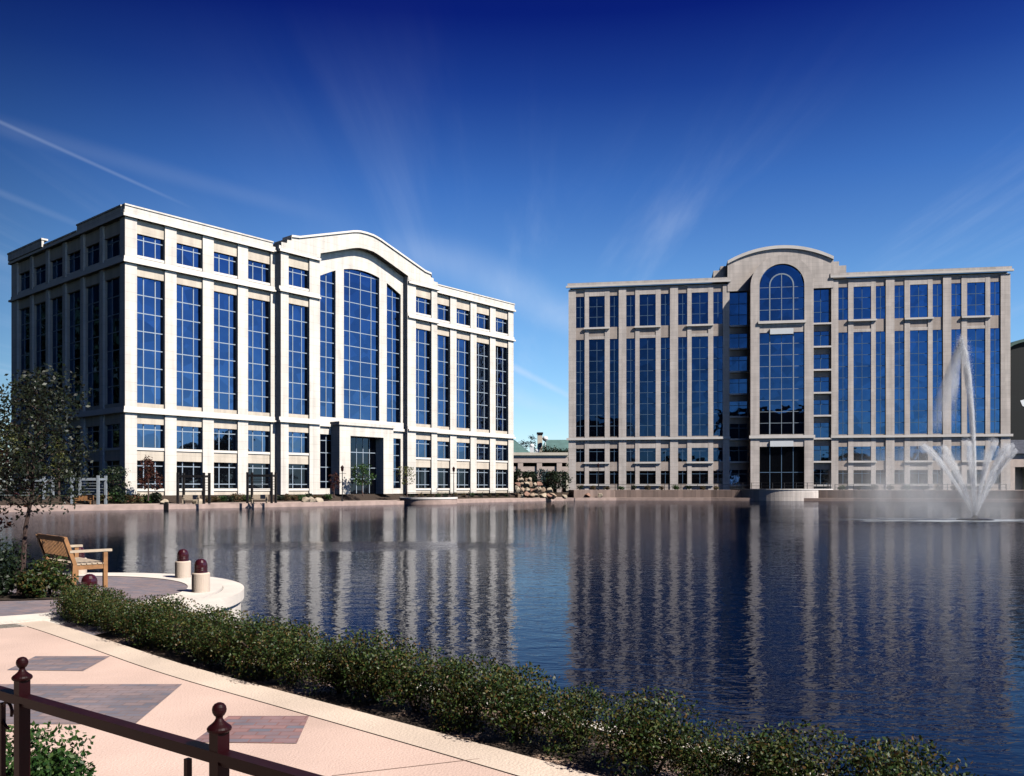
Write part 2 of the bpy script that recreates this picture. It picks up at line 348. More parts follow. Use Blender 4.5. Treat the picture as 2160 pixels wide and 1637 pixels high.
# ------------------------------------------------------------------ facade frames
class F:
    def __init__(s, a, b):
        s.o = Vector(a); b = Vector(b); s.L = (b - s.o).length; s.d = (b - s.o).normalized(); s.n = Vector((s.d.y, -s.d.x))
    def P(s, u, z, w=0):
        p = s.o + s.d * u + s.n * w
        return Vector((p.x, p.y, z))
def fbox(mb, F_, u0, u1, z0, z1, w0, w1, mi=0):
    c = [(u0, z0, w0), (u1, z0, w0), (u1, z0, w1), (u0, z0, w1), (u0, z1, w0), (u1, z1, w0), (u1, z1, w1), (u0, z1, w1)]
    mb.hexa([F_.P(u, z, w) for u, z, w in c], mi, [(u + w, z) for u, z, w in c])
def fquad(mb, F_, pts, mi=0):           # pts (u,z,w)
    mb.face([F_.P(*p) for p in pts], mi, [(p[0] + p[2], p[1]) for p in pts])
def grid_wall(mb, F_, u0, u1, z0, z1, holes, w, dep, mi=0):
    us = sorted({u0, u1, *[h[0] for h in holes], *[h[1] for h in holes]}); zs = sorted({z0, z1, *[h[2] for h in holes], *[h[3] for h in holes]})
    for i in range(len(us) - 1):
        for j in range(len(zs) - 1):
            um = (us[i] + us[i + 1]) / 2; zm = (zs[j] + zs[j + 1]) / 2
            if any(h[0] < um < h[1] and h[2] < zm < h[3] for h in holes): continue
            fquad(mb, F_, [(us[i], zs[j], w), (us[i + 1], zs[j], w), (us[i + 1], zs[j + 1], w), (us[i], zs[j + 1], w)], mi)
    for a, b, c, d in holes:
        for q in (((a, c), (b, c)), ((b, c), (b, d)), ((b, d), (a, d)), ((a, d), (a, c))):
            (p0, q0), (p1, q1) = q
            fquad(mb, F_, [(p0, q0, w), (p1, q1, w), (p1, q1, w - dep), (p0, q0, w - dep)], mi)
def arch_wall(mb, F_, u0, u1, z0, ztop, cols, w, dep, mi=0, n=14):
    """wall between z0 and ztop(u) pierced by columns (ua, ub, zb, topfn)"""
    cols = sorted(cols, key=lambda c: c[0]); cur = u0
    def strip(a, b, lo, hi, k):
        for i in range(k):
            p = a + (b - a) * i / k; q = a + (b - a) * (i + 1) / k
            fquad(mb, F_, [(p, lo(p), w), (q, lo(q), w), (q, hi(q), w), (p, hi(p), w)], mi)
    for ua, ub, zb, tf in cols:
        strip(cur, ua, lambda u: z0, ztop, 4)
        if zb > z0 + .01: strip(ua, ub, lambda u: z0, lambda u: zb, 1)
        strip(ua, ub, tf, ztop, n)
        for i in range(n):
            p = ua + (ub - ua) * i / n; q = ua + (ub - ua) * (i + 1) / n
            fquad(mb, F_, [(p, tf(p), w), (q, tf(q), w), (q, tf(q), w - dep), (p, tf(p), w - dep)], mi)
        for u in (ua, ub): fquad(mb, F_, [(u, zb, w), (u, tf(u), w), (u, tf(u), w - dep), (u, zb, w - dep)], mi)
        fquad(mb, F_, [(ua, zb, w), (ub, zb, w), (ub, zb, w - dep), (ua, zb, w - dep)], mi)
        cur = ub
    strip(cur, u1, lambda u: z0, ztop, 4)
def window(F_, root, ua, ub, za, zb, w, vb=(), hb=(), glass='glass', mull='mull', bw=.11, top=None, sill=None, sillw=.12, name='window', extra=None):
    g = MB(); n = 12 if top else 1
    for i in range(n):
        p = ua + (ub - ua) * i / n; q = ua + (ub - ua) * (i + 1) / n
        fquad(g, F_, [(p, za, w), (q, za, w), (q, top(q) if top else zb, w), (p, top(p) if top else zb, w)])
    o = g.build(name, M[glass], root)
    m = MB()
    e = .05
    for v in vb:
        fbox(m, F_, v - bw / 2, v + bw / 2, za + e, (top(v) - .02) if top else zb - .005, w + .004, w + .055)
    for h in hb:
        if top:
            us = [ua + (ub - ua) * i / 60 for i in range(61)]; us = [u for u in us if top(u) > h + .05]
            if not us: continue
            a, b = us[0], us[-1]
        else: a, b = ua, ub
        fbox(m, F_, a, b, h - bw / 2, h + bw / 2, w + .002, w + .05)
    if extra: extra(m)
    if m.v: m.build('mullion', M[mull], o)
    if sill:
        s = MB(); fbox(s, F_, ua - .02, ub + .02, za - sill, za, w - .02, w + sillw); s.build('sill', M['trim'], o)
    return o

# ================================================================== BUILDING ONE (white, left)
A1 = ((264 - cx_) / f_ * 97, 97.0); B1 = ((1083 - cx_) / f_ * 97 * 1.545, 97 * 1.545)
C1 = ((24 - cx_) / f_ * 97 * 1.219, 97 * 1.219)
F1 = F(A1, B1); FS = F(C1, A1)
b1 = empty('office_building', (A1[0], A1[1], 1.45), 'white seven storey office block with a curved gable and blue windows', 'building')
L1 = F1.L; UC = L1 / 2 - .05
WIN = [(1.38, 4.75), (6.2, 9.6), (11.08, 14.44), (15.9, 19.28)]
WINR = [(L1 - b, L1 - a) for a, b in WIN][::-1]
Z0 = 1.45
rows = dict(top=(29.15, 31.65), tall=(12.15, 26.75), second=(7.0, 9.75), ground=(2.25, 5.5))
ZU, ZL, ZC, ZP = 28.2, 11.1, 33.2, 34.6
wall = MB(); 
hs = [(a, b, r[0], r[1]) for a, b in WIN for r in rows.values()]
grid_wall(wall, F1, 0, 20.0, Z0, ZC, hs, -.25, .35); wall.build('wall', M['cream'], b1); wall = MB()
hs = [(a, b, r[0], r[1]) for a, b in WINR for r in rows.values()]
grid_wall(wall, F1, 48.85, L1, Z0, ZC, hs, -.25, .35); wall.build('wall', M['cream'], b1)
PW = 1.2
FLK = [(21.2, 24.55), (44.25, 47.6)]
for (p, q), (a, b) in zip(((20.0, 26.25), (42.55, 48.85)), FLK):
    wall = MB(); grid_wall(wall, F1, p, q, Z0, ZC, [(a, b, r[0], r[1]) for r in rows.values()], PW - .25, .35); wall.build('wall', M['cream'], b1)
# side (shaded) face
SL = FS.L
sw = [(SL - 1.25 - 4.3 - k * 5.12, SL - 1.25 - k * 5.12) for k in range(6)]
hs = [(a, b, r[0], r[1]) for a, b in sw for r in rows.values()]
wall = MB(); grid_wall(wall, FS, 0, SL, Z0, ZC, hs, -.25, .35)
wall.build('wall', M['cream'], b1)
# solid body behind, right side and back, roof
body = MB()
fbox(body, F1, .7, L1 - .3, Z0, 33.9, -SL + .3, -.75); body.build('building_core', M['cream'], b1)
rf = MB(); fbox(rf, F1, .3, L1 - .35, 33.905, 34.0, -SL + .35, -.3); rf.build('roof', M['roof'], b1)
# end return on the far (right) side
er = MB(); fbox(er, F1, L1 - .3, L1, Z0, ZC, -SL + .3, -.26); er.build('end_wall', M['white'], b1)
def pil(F_, u0, u1, z0, z1, w0, w1):
    m = MB(); fbox(m, F_, u0, u1, z0, z1, w0, w1); m.build('pilaster', M['white'], b1)
gaps = lambda ws, a, b: [(x, y) for x, y in zip([a] + [w[1] for w in ws], [w[0] for w in ws] + [b])]
for u0, u1 in gaps(WIN, -.02, 19.995): pil(F1, u0, u1, Z0, ZC, -.245, 0)
for u0, u1 in gaps(WINR, 48.9, L1 + .02): pil(F1, u0, u1, Z0, ZC, -.245, 0)
for u0, u1 in gaps([FLK[0]], 20.0, 26.24): pil(F1, u0, u1, Z0, ZC, PW - .245 if u0 > 20.5 else -.24, PW)
for u0, u1 in gaps([FLK[1]], 42.56, 48.85): pil(F1, u0, u1, Z0, ZC, PW - .245 if u1 < 48 else -.24, PW)
for u0, u1 in gaps(sw[::-1], .0, SL - .27): pil(FS, u0, u1, Z0, ZC, -.245, 0)
# pavilion side cheeks towards the middle recess
ck = MB()
for u0, u1 in ((26.245, 26.3), (42.5, 42.555)): fbox(ck, F1, u0, u1, Z0, 34.2, -.2, PW - .004)
ck.build('recess_reveal', M['white'], b1)
def belts(z, h, out, name):
    for F_, a, b, w in ((F1, -out, 19.99, 0), (F1, 48.86, L1 + out, 0)):
        m = MB(); fbox(m, F_, a, b, z - h, z, w - .3, w + out); fbox(m, F_, a + out / 2, b - (0 if b < 30 else out / 2), z, z + .45, w - .25, w + out * .25); m.build(name, M['trim'], b1)
    for a, b in ((20.0 - out, 26.25), (42.56, 48.85 + out)):
        m = MB(); fbox(m, F1, a, b, z - h, z, PW - .3, PW + out); fbox(m, F1, a + .002, b - .002, z, z + .45, PW - .25, PW + out * .25); m.build(name, M['trim'], b1)
    m = MB(); fbox(m, FS, -out, SL - .3, z - h, z, -.3, out); fbox(m, FS, 0, SL - .3, z, z + .45, -.25, out * .25); m.build(name, M['trim'], b1)
belts(ZU + .1, .26, .30, 'belt_course'); belts(ZL + .1, .26, .30, 'belt_course')
belts(ZC + .35, .32, .32, 'cornice')
# parapets
def par(F_, a, b, z0, z1, w0, w1, mt='white', name='parapet'):
    m = MB(); fbox(m, F_, a, b, z0, z1, w0, w1); fbox(m, F_, a - .05, b + .05, z1, z1 + .18, w0 - .05, w1 + .1); m.build(name, M[mt], b1)
par(F1, -.1, 19.5, ZC + .36, ZP - .15, -.5, .16); par(F1, 48.7, L1 + .1, ZC + .36, ZP - .15, -.5, .16)
par(FS, 21.0, SL - .6, ZC + .36, ZP - .15, -.5, .16); par(FS, .1, 20.9, ZC + .36, ZP - .85, -.5, .16)
m = MB(); fbox(m, FS, .0, 11.3, 33.6, ZP - .1, .17, .45); fbox(m, FS, -.1, 11.4, ZP - .1, ZP + .12, -.3, .52); m.build('attic_block', M['white'], b1)
# pavilion gable plate: top and soffit curves
def lerp_curve(pts):
    def fn(u):
        x = abs(u - UC)
        for (a, za), (b, zb) in zip(pts, pts[1:]):
            if x <= b: return za + (zb - za) * (x - a) / (b - a)
        return pts[-1][1]
    return fn
ptop = lerp_curve([(0, 38.75), (1.2, 38.7), (2.3, 38.5), (3.4, 38.15), (12.0, 35.45), (12.9, 35.42), (12.95, 35.0), (13.5, 34.95), (13.55, 34.5), (15, 34.45)])
psof = lerp_curve([(0, 36.6), (1.2, 36.54), (2.2, 36.32), (8.13, 34.3), (8.16, 33.56), (16, 33.56)])
xs = sorted({20.0, 48.85, *[UC + s * x for s in (-1, 1) for x in (0, .6, 1.2, 1.9, 2.6, 3.8, 5, 6.2, 7.5, 8.12, 8.15, 9, 10.4, 11.6, 12.9, 12.95, 13.5, 13.55)]})
xs = [x for x in xs if 20.0 <= x <= 48.85]
pd = MB(); w1 = PW + .12
for p, q in zip(xs, xs[1:]):
    fquad(pd, F1, [(p, psof(p), w1), (q, psof(q), w1), (q, ptop(q), w1), (p, ptop(p), w1)])
    fquad(pd, F1, [(p, psof(p), .2), (q, psof(q), .2), (q, psof(q), w1), (p, psof(p), w1)])
    fquad(pd, F1, [(p, ptop(p), w1), (q, ptop(q), w1), (q, ptop(q), -2.5), (p, ptop(p), -2.5)])
    fquad(pd, F1, [(p, 33.6, -2.5), (q, 33.6, -2.5), (q, ptop(q), -2.5), (p, ptop(p), -2.5)])
for u in (20.0, 48.85): fquad(pd, F1, [(u, 33.56, w1), (u, ptop(u), w1), (u, ptop(u), -2.5), (u, 33.56, -2.5)])
pd.build('gable', M['white'], b1)
m = MB()
for p, q in zip(xs, xs[1:]):
    if abs(p - UC) < 13 and abs(q - UC) < 13:
        m.hexa([F1.P(u, z, w) for u, z, w in ((p, ptop(p), -.6), (q, ptop(q), -.6), (q, ptop(q), w1 + .18), (p, ptop(p), w1 + .18), (p, ptop(p) + .28, -.6), (q, ptop(q) + .28, -.6), (q, ptop(q) + .28, w1 + .18), (p, ptop(p) + .28, w1 + .18))])
m.build('gable_coping', M['trim'], b1)
# middle recess wall with three arch-headed windows
def arc(u):
    x = abs(u - UC); return 33.7 - .0405 * x * x if x < 6 else 33.7 - .0405 * 36 - (x - 6) * .48
midw = [(UC - 7.55, UC - 4.75), (UC - 3.3, UC + 3.3), (UC + 4.75, UC + 7.55)]
mw = MB()
arch_wall(mw, F1, 26.3, 42.5, 11.2, lambda u: psof(u) if abs(u - UC) < 8.12 else 34.0, [(a, b, 12.15, arc) for a, b in midw], .3, .45)
grid_wall(mw, F1, 26.3, 42.5, Z0, 11.2, [(midw[0][0], midw[0][1], 2.25, 9.75), (midw[2][0], midw[2][1], 2.25, 9.75), (31.0, 37.9, 1.5, 9.75)], .3, .45)
mw.build('centre_wall', M['white'], b1)
for a, b in midw:
    k = 4 if b - a > 4 else 2
    window(F1, b1, a, b, 12.15, 0, -.1, [a + (b - a) * (i) / k for i in range(1, k)] if k == 2 else [a + 1.3, UC, b - 1.3], [12.15 + 2.09 * i for i in range(1, 11)], top=arc, name='arched_window')
for a, b in (midw[0], midw[2]):
    window(F1, b1, a, b, 2.25, 9.75, -.1, [(a + b) / 2], [3.2, 5.2, 7.2, 8.9], name='window')
m = MB(); fbox(m, F1, 26.31, 42.49, 10.82, 11.2, .3, .62); fbox(m, F1, 26.31, 42.49, 11.2, 12.14, .301, .42); m.build('belt_course', M['trim'], b1)
# entrance portal
pt = MB(); PD = 2.2
fbox(pt, F1, 28.85, 30.75, Z0, 9.6, .31, PD); fbox(pt, F1, 36.85, 38.75, Z0, 9.6, .31, PD)
fbox(pt, F1, 28.85, 38.75, 9.6, 11.05, .31, PD); fbox(pt, F1, 28.6, 39.0, 11.05, 11.5, .31, PD + .25); pt.build('entrance_portal', M['white'], b1)
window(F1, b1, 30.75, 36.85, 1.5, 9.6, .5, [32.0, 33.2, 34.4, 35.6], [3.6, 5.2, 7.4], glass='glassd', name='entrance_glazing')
# windows
def b1win(F_, a, b, w):
    W = b - a
    v2 = [a + W * .3, a + W * .72]
    z0, z1 = rows['top']; window(F_, b1, a, b, z0, z1, w, v2, [z1 - .62], sill=.3, sillw=.42)
    z0, z1 = rows['tall']; window(F_, b1, a, b, z0, z1, w, v2, [z0 + (z1 - z0) * k / 7 for k in range(1, 7)])
    z0, z1 = rows['second']; window(F_, b1, a, b, z0, z1, w, v2, [z1 - .62], sill=.3, sillw=.42)
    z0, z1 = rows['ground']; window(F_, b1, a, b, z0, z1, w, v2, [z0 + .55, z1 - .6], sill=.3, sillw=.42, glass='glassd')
for a, b in WIN + WINR: b1win(F1, a, b, -.55)
for a, b in FLK: b1win(F1, a, b, PW - .55)
for a, b in sw: b1win(FS, a, b, -.55)

# ================================================================== BUILDING TWO (tan, right)
G2 = ((1199.5 - cx_) / f_ * 168, 168.0); H2 = ((2131 - cx_) / f_ * 154.9, 154.9)
F2 = F(G2, H2); L2 = F2.L; U2 = 40.08; Z2 = 1.9
b2 = empty('office_building', (G2[0], G2[1], Z2), 'tan eight storey office block with a round headed centre bay, behind the fountain', 'building')
R2 = dict(top=(33.72, 39.85), tall=(12.3, 31.4), second=(7.35, 10.0), ground=(3.05, 5.6))
ZC2 = 41.2
def grp(o): return [(1.40 + o, 3.15 + o), (3.97 + o, 7.08 + o), (8.03 + o, 9.80 + o)]
GL = [grp(0), grp(9.83), grp(19.75)]; GR = [[(2 * U2 - b, 2 * U2 - a) for a, b in g[::-1]] for g in GL[::-1]]
for side, (p, q) in zip((GL, GR), ((0, 30.8), (2 * U2 - 30.8, L2))):
    hs = [(a, b, r[0], r[1]) for g in side for a, b in g for r in R2.values()]
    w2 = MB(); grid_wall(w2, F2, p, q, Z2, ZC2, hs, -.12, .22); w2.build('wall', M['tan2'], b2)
def pil2(u0, u1, z0, z1, w0, w1, F_=F2):
    m = MB(); fbox(m, F_, u0, u1, z0, z1, w0, w1); m.build('pilaster', M['tan'], b2)
for side, (p, q) in zip((GL, GR), ((-.02, 30.8), (2 * U2 - 30.8, L2 + .02))):
    ws = [w for g in side for w in g]; mains = []
    for k, (u0, u1) in enumerate(gaps(ws, p, q)):
        main = k % 3 == 0
        pil2(u0, u1, Z2, ZC2, -.118, .04 if main else -.03)
# spandrel faces: pale frames around the middle lights
for side in (GL, GR):
    for g in side:
        a, b = g[1]
        for z0, z1 in ((39.85, ZC2), (31.4, 31.95), (10.0, 10.9), (5.6, 6.2)):
            m = MB(); fbox(m, F2, a, b, z0, z1, -.118, -.05); m.build('spandrel', M['tan'], b2)
        for z, cd in ((33.72, .24), (7.35, .20), (3.05, .20)):
            m = MB(); fbox(m, F2, a - .98, b + .98, z - .34, z, .02, cd); m.build('ledge', M['tantrim'], b2)
        for i, (a, b) in enumerate(g):
            v = [(a + b) / 2]
            for nm, (z0, z1) in R2.items():
                hb = {'top': [z0 + 2.05, z0 + 4.1], 'tall': [z0 + 2.12 * k for k in range(1, 9)], 'second': [z1 - .6], 'ground': [z1 - .6]}[nm]
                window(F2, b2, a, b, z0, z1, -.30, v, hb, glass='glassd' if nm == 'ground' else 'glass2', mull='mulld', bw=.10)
def belt2(z, h, out, name, segs):
    for a, b, w in segs:
        m = MB(); fbox(m, F2, a, b, z - h, z, w - .2, w + out); m.build(name, M['tantrim'], b2)
LO = ((-.4, 30.9, .1), (2 * U2 - 30.9, L2 + .4, .1))
belt2(12.1, .45, .17, 'belt_course', LO)
belt2(42.0, .38, .26, 'cornice', ((-.5, 31.0, .1), (2 * U2 - 31.0, L2 + .5, .1)))
for a, b in ((-.2, 31.0), (2 * U2 - 31.0, L2 + .2)):
    m = MB(); fbox(m, F2, a, b, 42.0, 42.5, -.6, .22); m.build('parapet', M['tan'], b2)
# body
bd = MB(); D2 = 32
fbox(bd, F2, .01, 30.8, Z2, 41.5, -D2, -.75); fbox(bd, F2, 2 * U2 - 30.8, L2 - .01, Z2, 41.5, -D2, -.75)
fbox(bd, F2, 30.8, 2 * U2 - 30.8, Z2, 43.2, -D2, -3.3)
bd.build('building_core', M['tan'], b2)
m = MB()
for a, b in ((0, .3), (L2 - .3, L2)): fbox(m, F2, a, b, Z2, 41.2, -.74, -.13)
m.build('end_wall', M['tan'], b2)
rf = MB(); fbox(rf, F2, .2, L2 - .2, 43.205 - 1.6, 41.7, -D2 + .3, -.65); rf.build('roof', M['roof'], b2)
# recesses beside the bay: glass with a ledge at each floor
RB = 5.66
for a, b in ((30.8, U2 - RB), (U2 + RB, 2 * U2 - 30.8)):
    fl = [2.9, 7.35, 11.7, 16.0, 20.3, 24.6, 28.95, 33.3]
    m = MB(); grid_wall(m, F2, a, b, Z2, 42.6, [(a + .01, b - .3, z + .01, (z + 2.85) if z < 33 else 39.8) for z in fl], -.45, .3)
    for u in (a + .002, b - .002): fquad(m, F2, [(u, Z2, -.2), (u, 42.6, -.2), (u, 42.6, -2.6), (u, Z2, -2.6)])
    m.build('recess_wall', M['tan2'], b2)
    for z in fl:
        z1 = z + 2.85 if z < 33 else 39.8
        window(F2, b2, a + .02, b - .3, z + .01, z1, -.72, [(a + b) / 2], [z1 - .8] if z < 33 else [z + 2.1, z + 4.2], glass='glass2', mull='mulld', bw=.1)
        m = MB(); fbox(m, F2, a + .005, b - .005, z - .32, z, -.44, .22); m.build('recess_ledge', M['tantrim'], b2)
# round headed bay
BW = 2.5; HW = 4.03; ZS = 40.05
def circ(u):
    x = min(abs(u - U2), HW); return ZS + math.sqrt(max(0, HW * HW - x * x))
def ring(u):
    x = min(abs(u - U2), RB); return ZS + math.sqrt(max(0, RB * RB - x * x))
bay = MB()
n = 28
def seg(k): return U2 - RB * math.cos(math.pi * k / n)
# wall outside window below spring
for a, b in ((U2 - RB, U2 - HW), (U2 + HW, U2 + RB)):
    fquad(bay, F2, [(a, Z2, BW), (b, Z2, BW), (b, ZS, BW), (a, ZS, BW)])
for z0, z1 in ((10.0, 12.3), (31.3, 33.5), ):
    fquad(bay, F2, [(U2 - HW, z0, BW - .1), (U2 + HW, z0, BW - .1), (U2 + HW, z1, BW - .1), (U2 - HW, z1, BW - .1)])
for k in range(n):
    t0 = math.pi * k / n; t1 = math.pi * (k + 1) / n
    p = lambda r, t, w: (U2 - r * math.cos(t), ZS + r * math.sin(t), w)
    fquad(bay, F2, [p(HW, t0, BW), p(HW, t1, BW), p(RB, t1, BW), p(RB, t0, BW)])
    fquad(bay, F2, [p(HW, t0, BW), p(HW, t1, BW), p(HW, t1, BW - .55), p(HW, t0, BW - .55)])
    fquad(bay, F2, [p(RB, t0, BW), p(RB, t1, BW), p(RB, t1, -2.6), p(RB, t0, -2.6)])
for u in (U2 - HW, U2 + HW): fquad(bay, F2, [(u, Z2, BW), (u, ZS, BW), (u, ZS, BW - .55), (u, Z2, BW - .55)])
for u in (U2 - RB, U2 + RB): fquad(bay, F2, [(u, Z2, BW), (u, ZS, BW), (u, ZS, -2.6), (u, Z2, -2.6)])
bay.build('centre_bay', M['tan'], b2)
def arx(m):
    for k in range(14):
        t0 = math.pi * k / 14; t1 = math.pi * (k + 1) / 14; r0, r1 = 2.02, 2.25
        P = lambda r, t, w: F2.P(U2 - r * math.cos(t), ZS + .1 + r * math.sin(t), w)
        m.hexa([P(r0, t0, BW - .498), P(r0, t1, BW - .498), P(r1, t1, BW - .498), P(r1, t0, BW - .498), P(r0, t0, BW - .40), P(r0, t1, BW - .40), P(r1, t1, BW - .40), P(r1, t0, BW - .40)])
def vb_to(u, z0, z1, bw=.2):
    def g(m): fbox(m, F2, u - bw / 2, u + bw / 2, z0, z1, BW - .497, BW - .40)
    return g
def ex(m):
    arx(m); vb_to(U2 - 2.13, 33.6, ZS + .1)(m); vb_to(U2 + 2.13, 33.6, ZS + .1)(m); vb_to(U2, 33.6, ZS + 2.2, .12)(m)
window(F2, b2, U2 - HW, U2 + HW, 33.5, 0, BW - .5, [], [35.6, 37.7, 39.8], glass='glass2', mull='mull', bw=.08, top=circ, extra=ex, name='arched_window')
def ex2(m):
    vb_to(U2 - 2.13, 12.35, 31.2)(m); vb_to(U2 + 2.13, 12.35, 31.2)(m)
window(F2, b2, U2 - HW, U2 + HW, 12.3, 31.3, BW - .5, [U2], [12.3 + 2.12 * k for k in range(1, 9)], glass='glass2', mull='mull', bw=.08, extra=ex2, name='bay_window')
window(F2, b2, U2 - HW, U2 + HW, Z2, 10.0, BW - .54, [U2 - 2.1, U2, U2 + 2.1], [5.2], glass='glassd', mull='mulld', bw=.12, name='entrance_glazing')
m = MB(); fbox(m, F2, U2 - RB - .25, U2 + RB + .25, 11.55, 12.1, BW, BW + .2); m.build('belt_course', M['tantrim'], b2)
m = MB(); fbox(m, F2, U2 - 4.3, U2 + 4.3, 32.95, 33.45, BW - .09, BW + .25); m.build('ledge', M['tantrim'], b2)
for z0, z1 in ((30.95, 32.0), (10.0, 11.05)):
    m = MB(); fbox(m, F2, U2 - 2.15, U2 + 2.05, z0, z1, BW - .09, BW + .15); m.build('sign_panel', M['panel'], b2)
# pavilion wall above the recesses, with a segmental head, and its shoulders
def seg_arc(base, sag, half):
    r = (half * half + sag * sag) / (2 * sag)
    return lambda u: base + math.sqrt(max(0, r * r - (u - U2) ** 2)) - (r - sag)
at1 = seg_arc(45.0, 2.5, 9.7); at2 = lambda u: at1(u) + .6
pv = MB(); PH = 9.65; n = 24
def plo(u):
    return 39.8 if abs(u - U2) > RB else ring(u) - .3
us = sorted({U2 - PH + 2 * PH * k / 40 for k in range(41)} | {U2 - RB, U2 + RB})
for p, q in zip(us, us[1:]):
    e = 1e-6
    lp = plo(p + e) if p >= U2 - RB else 39.8
    lo0 = 39.8 if (p + q) / 2 < U2 - RB or (p + q) / 2 > U2 + RB else ring(p) - .3
    lo1 = 39.8 if (p + q) / 2 < U2 - RB or (p + q) / 2 > U2 + RB else ring(q) - .3
    fquad(pv, F2, [(p, lo0, .12), (q, lo1, .12), (q, at1(q), .12), (p, at1(p), .12)])
    if abs((p + q) / 2 - U2) > RB: fquad(pv, F2, [(p, 39.8, .12), (q, 39.8, .12), (q, 39.8, -2.3), (p, 39.8, -2.3)])
for u in (U2 - PH, U2 + PH): fquad(pv, F2, [(u, 39.8, .12), (u, 45.6, .12), (u, 45.6, -6), (u, 39.8, -6)])
pv.build('pavilion_wall', M['tan'], b2)
pc = MB()
for p, q in zip(us, us[1:]):
    pc.hexa([F2.P(u, z, w) for u, z, w in ((p, at1(p), -6), (q, at1(q), -6), (q, at1(q), .38), (p, at1(p), .38), (p, at2(p), -6), (q, at2(q), -6), (q, at2(q), .38), (p, at2(p), .38))])
pc.build('pavilion_cornice', M['tantrim'], b2)
for s in (-1, 1):
    sh = MB()
    for a, b, z in ((PH, 10.9, 45.0), (10.9, 12.2, 44.2)):
        p, q = sorted((U2 + s * a, U2 + s * b)); fbox(sh, F2, p + .003, q, 41.5, z, -6, -1.2)
    sh.build('shoulder_block', M['tan'], b2)

# ================================================================== SETTING: lake, banks
lake = MB(); lake.box((-300, -120, -1.62), (300, 175, -1.6)); tag(lake.build('lake_bed', M['soil']), kind='structure')
w = MB(); w.face([(-260, -60, 0), (260, -60, 0), (260, 172, 0), (-260, 172, 0)]); tag(w.build('water', M['water']), kind='structure')
shore_px = [(-700, 1093), (-300, 1087), (-60, 1081.5), (0, 1080.5), (150, 1078), (300, 1075.5), (450, 1072.5), (600, 1069.5), (760, 1066.3), (900, 1063), (1000, 1060.6), (1100, 1058), (1190, 1056), (1300, 1055.6), (1500, 1056), (1800, 1057.5), (1950, 1058.5), (2160, 1060), (2500, 1063), (3100, 1068)]
SH = [at(px, py, 0) for px, py in shore_px]
def offs(pts, d):
    out = []
    for i, p in enumerate(pts):
        a = pts[max(0, i - 1)]; b = pts[min(len(pts) - 1, i + 1)]; t = (b - a).normalized(); nrm = Vector((-t.y, t.x, 0)); out.append(p + nrm * d)
    return out
def ribbon(mb, A, B, za, zb, mi=0):
    for i in range(len(A) - 1):
        mb.face([(A[i].x, A[i].y, za), (A[i + 1].x, A[i + 1].y, za), (B[i + 1].x, B[i + 1].y, zb), (B[i].x, B[i].y, zb)], mi)
s05 = offs(SH, .45); s4 = offs(SH, 4.6); s6 = offs(SH, 7.2)
m = MB(); ribbon(m, SH, SH, -1.6, .52); ribbon(m, SH, s05, .52, .52); ribbon(m, s05, s05, .52, .45)
tag(m.build('quay_wall', M['quay']), 'low pinkish stone wall along the far edge of the lake', 'wall')
m = MB(); ribbon(m, s05, s4, .50, .56); tag(m.build('far_path', M['fwalk']), kind='structure')
m = MB(); ribbon(m, s4, s6, .56, 1.43); tag(m.build('planting_bank', M['soil']), kind='structure')
m = MB(); far = [Vector((p.x * 1.0, 900, 0)) for p in s6]; far[0].x = -1800; far[-1].x = 1800
s6b = list(s6); s6b[0] = Vector((-1800, s6[0].y, 0)); s6b[-1] = Vector((1800, s6[-1].y, 0))
far = [Vector((p.x, 4000, 0)) for p in s6b]
ribbon(m, s6b, far, 1.43, 1.43); tag(m.build('ground', M['land']), kind='structure')
m = MB()
m.face([(-2000, -400, .3), (2000, -400, .3), (2000, -14, .3), (-2000, -14, .3)]); m.face([(120, -14, .3), (2000, -14, .3), (2000, 200, .3), (120, 105, .3)])
m.face([(120, -14, .3), (120, 105, .3), (120, 105, -1.6), (120, -14, -1.6)]); m.face([(-2000, -14, .3), (2000, -14, .3), (2000, -14, -1.6), (-2000, -14, -1.6)])
tag(m.build('ground', M['land']), kind='structure')
# lawn left of building one
m = MB(); q = [at(-500, 1052, 1.45), at(270, 1051, 1.45)]
m.face([(-95, 86, 1.438), (-46.5, 97.0, 1.438), (-76, 135, 1.438), (-150, 135, 1.438)]); tag(m.build('lawn', M['lawn']), kind='structure')
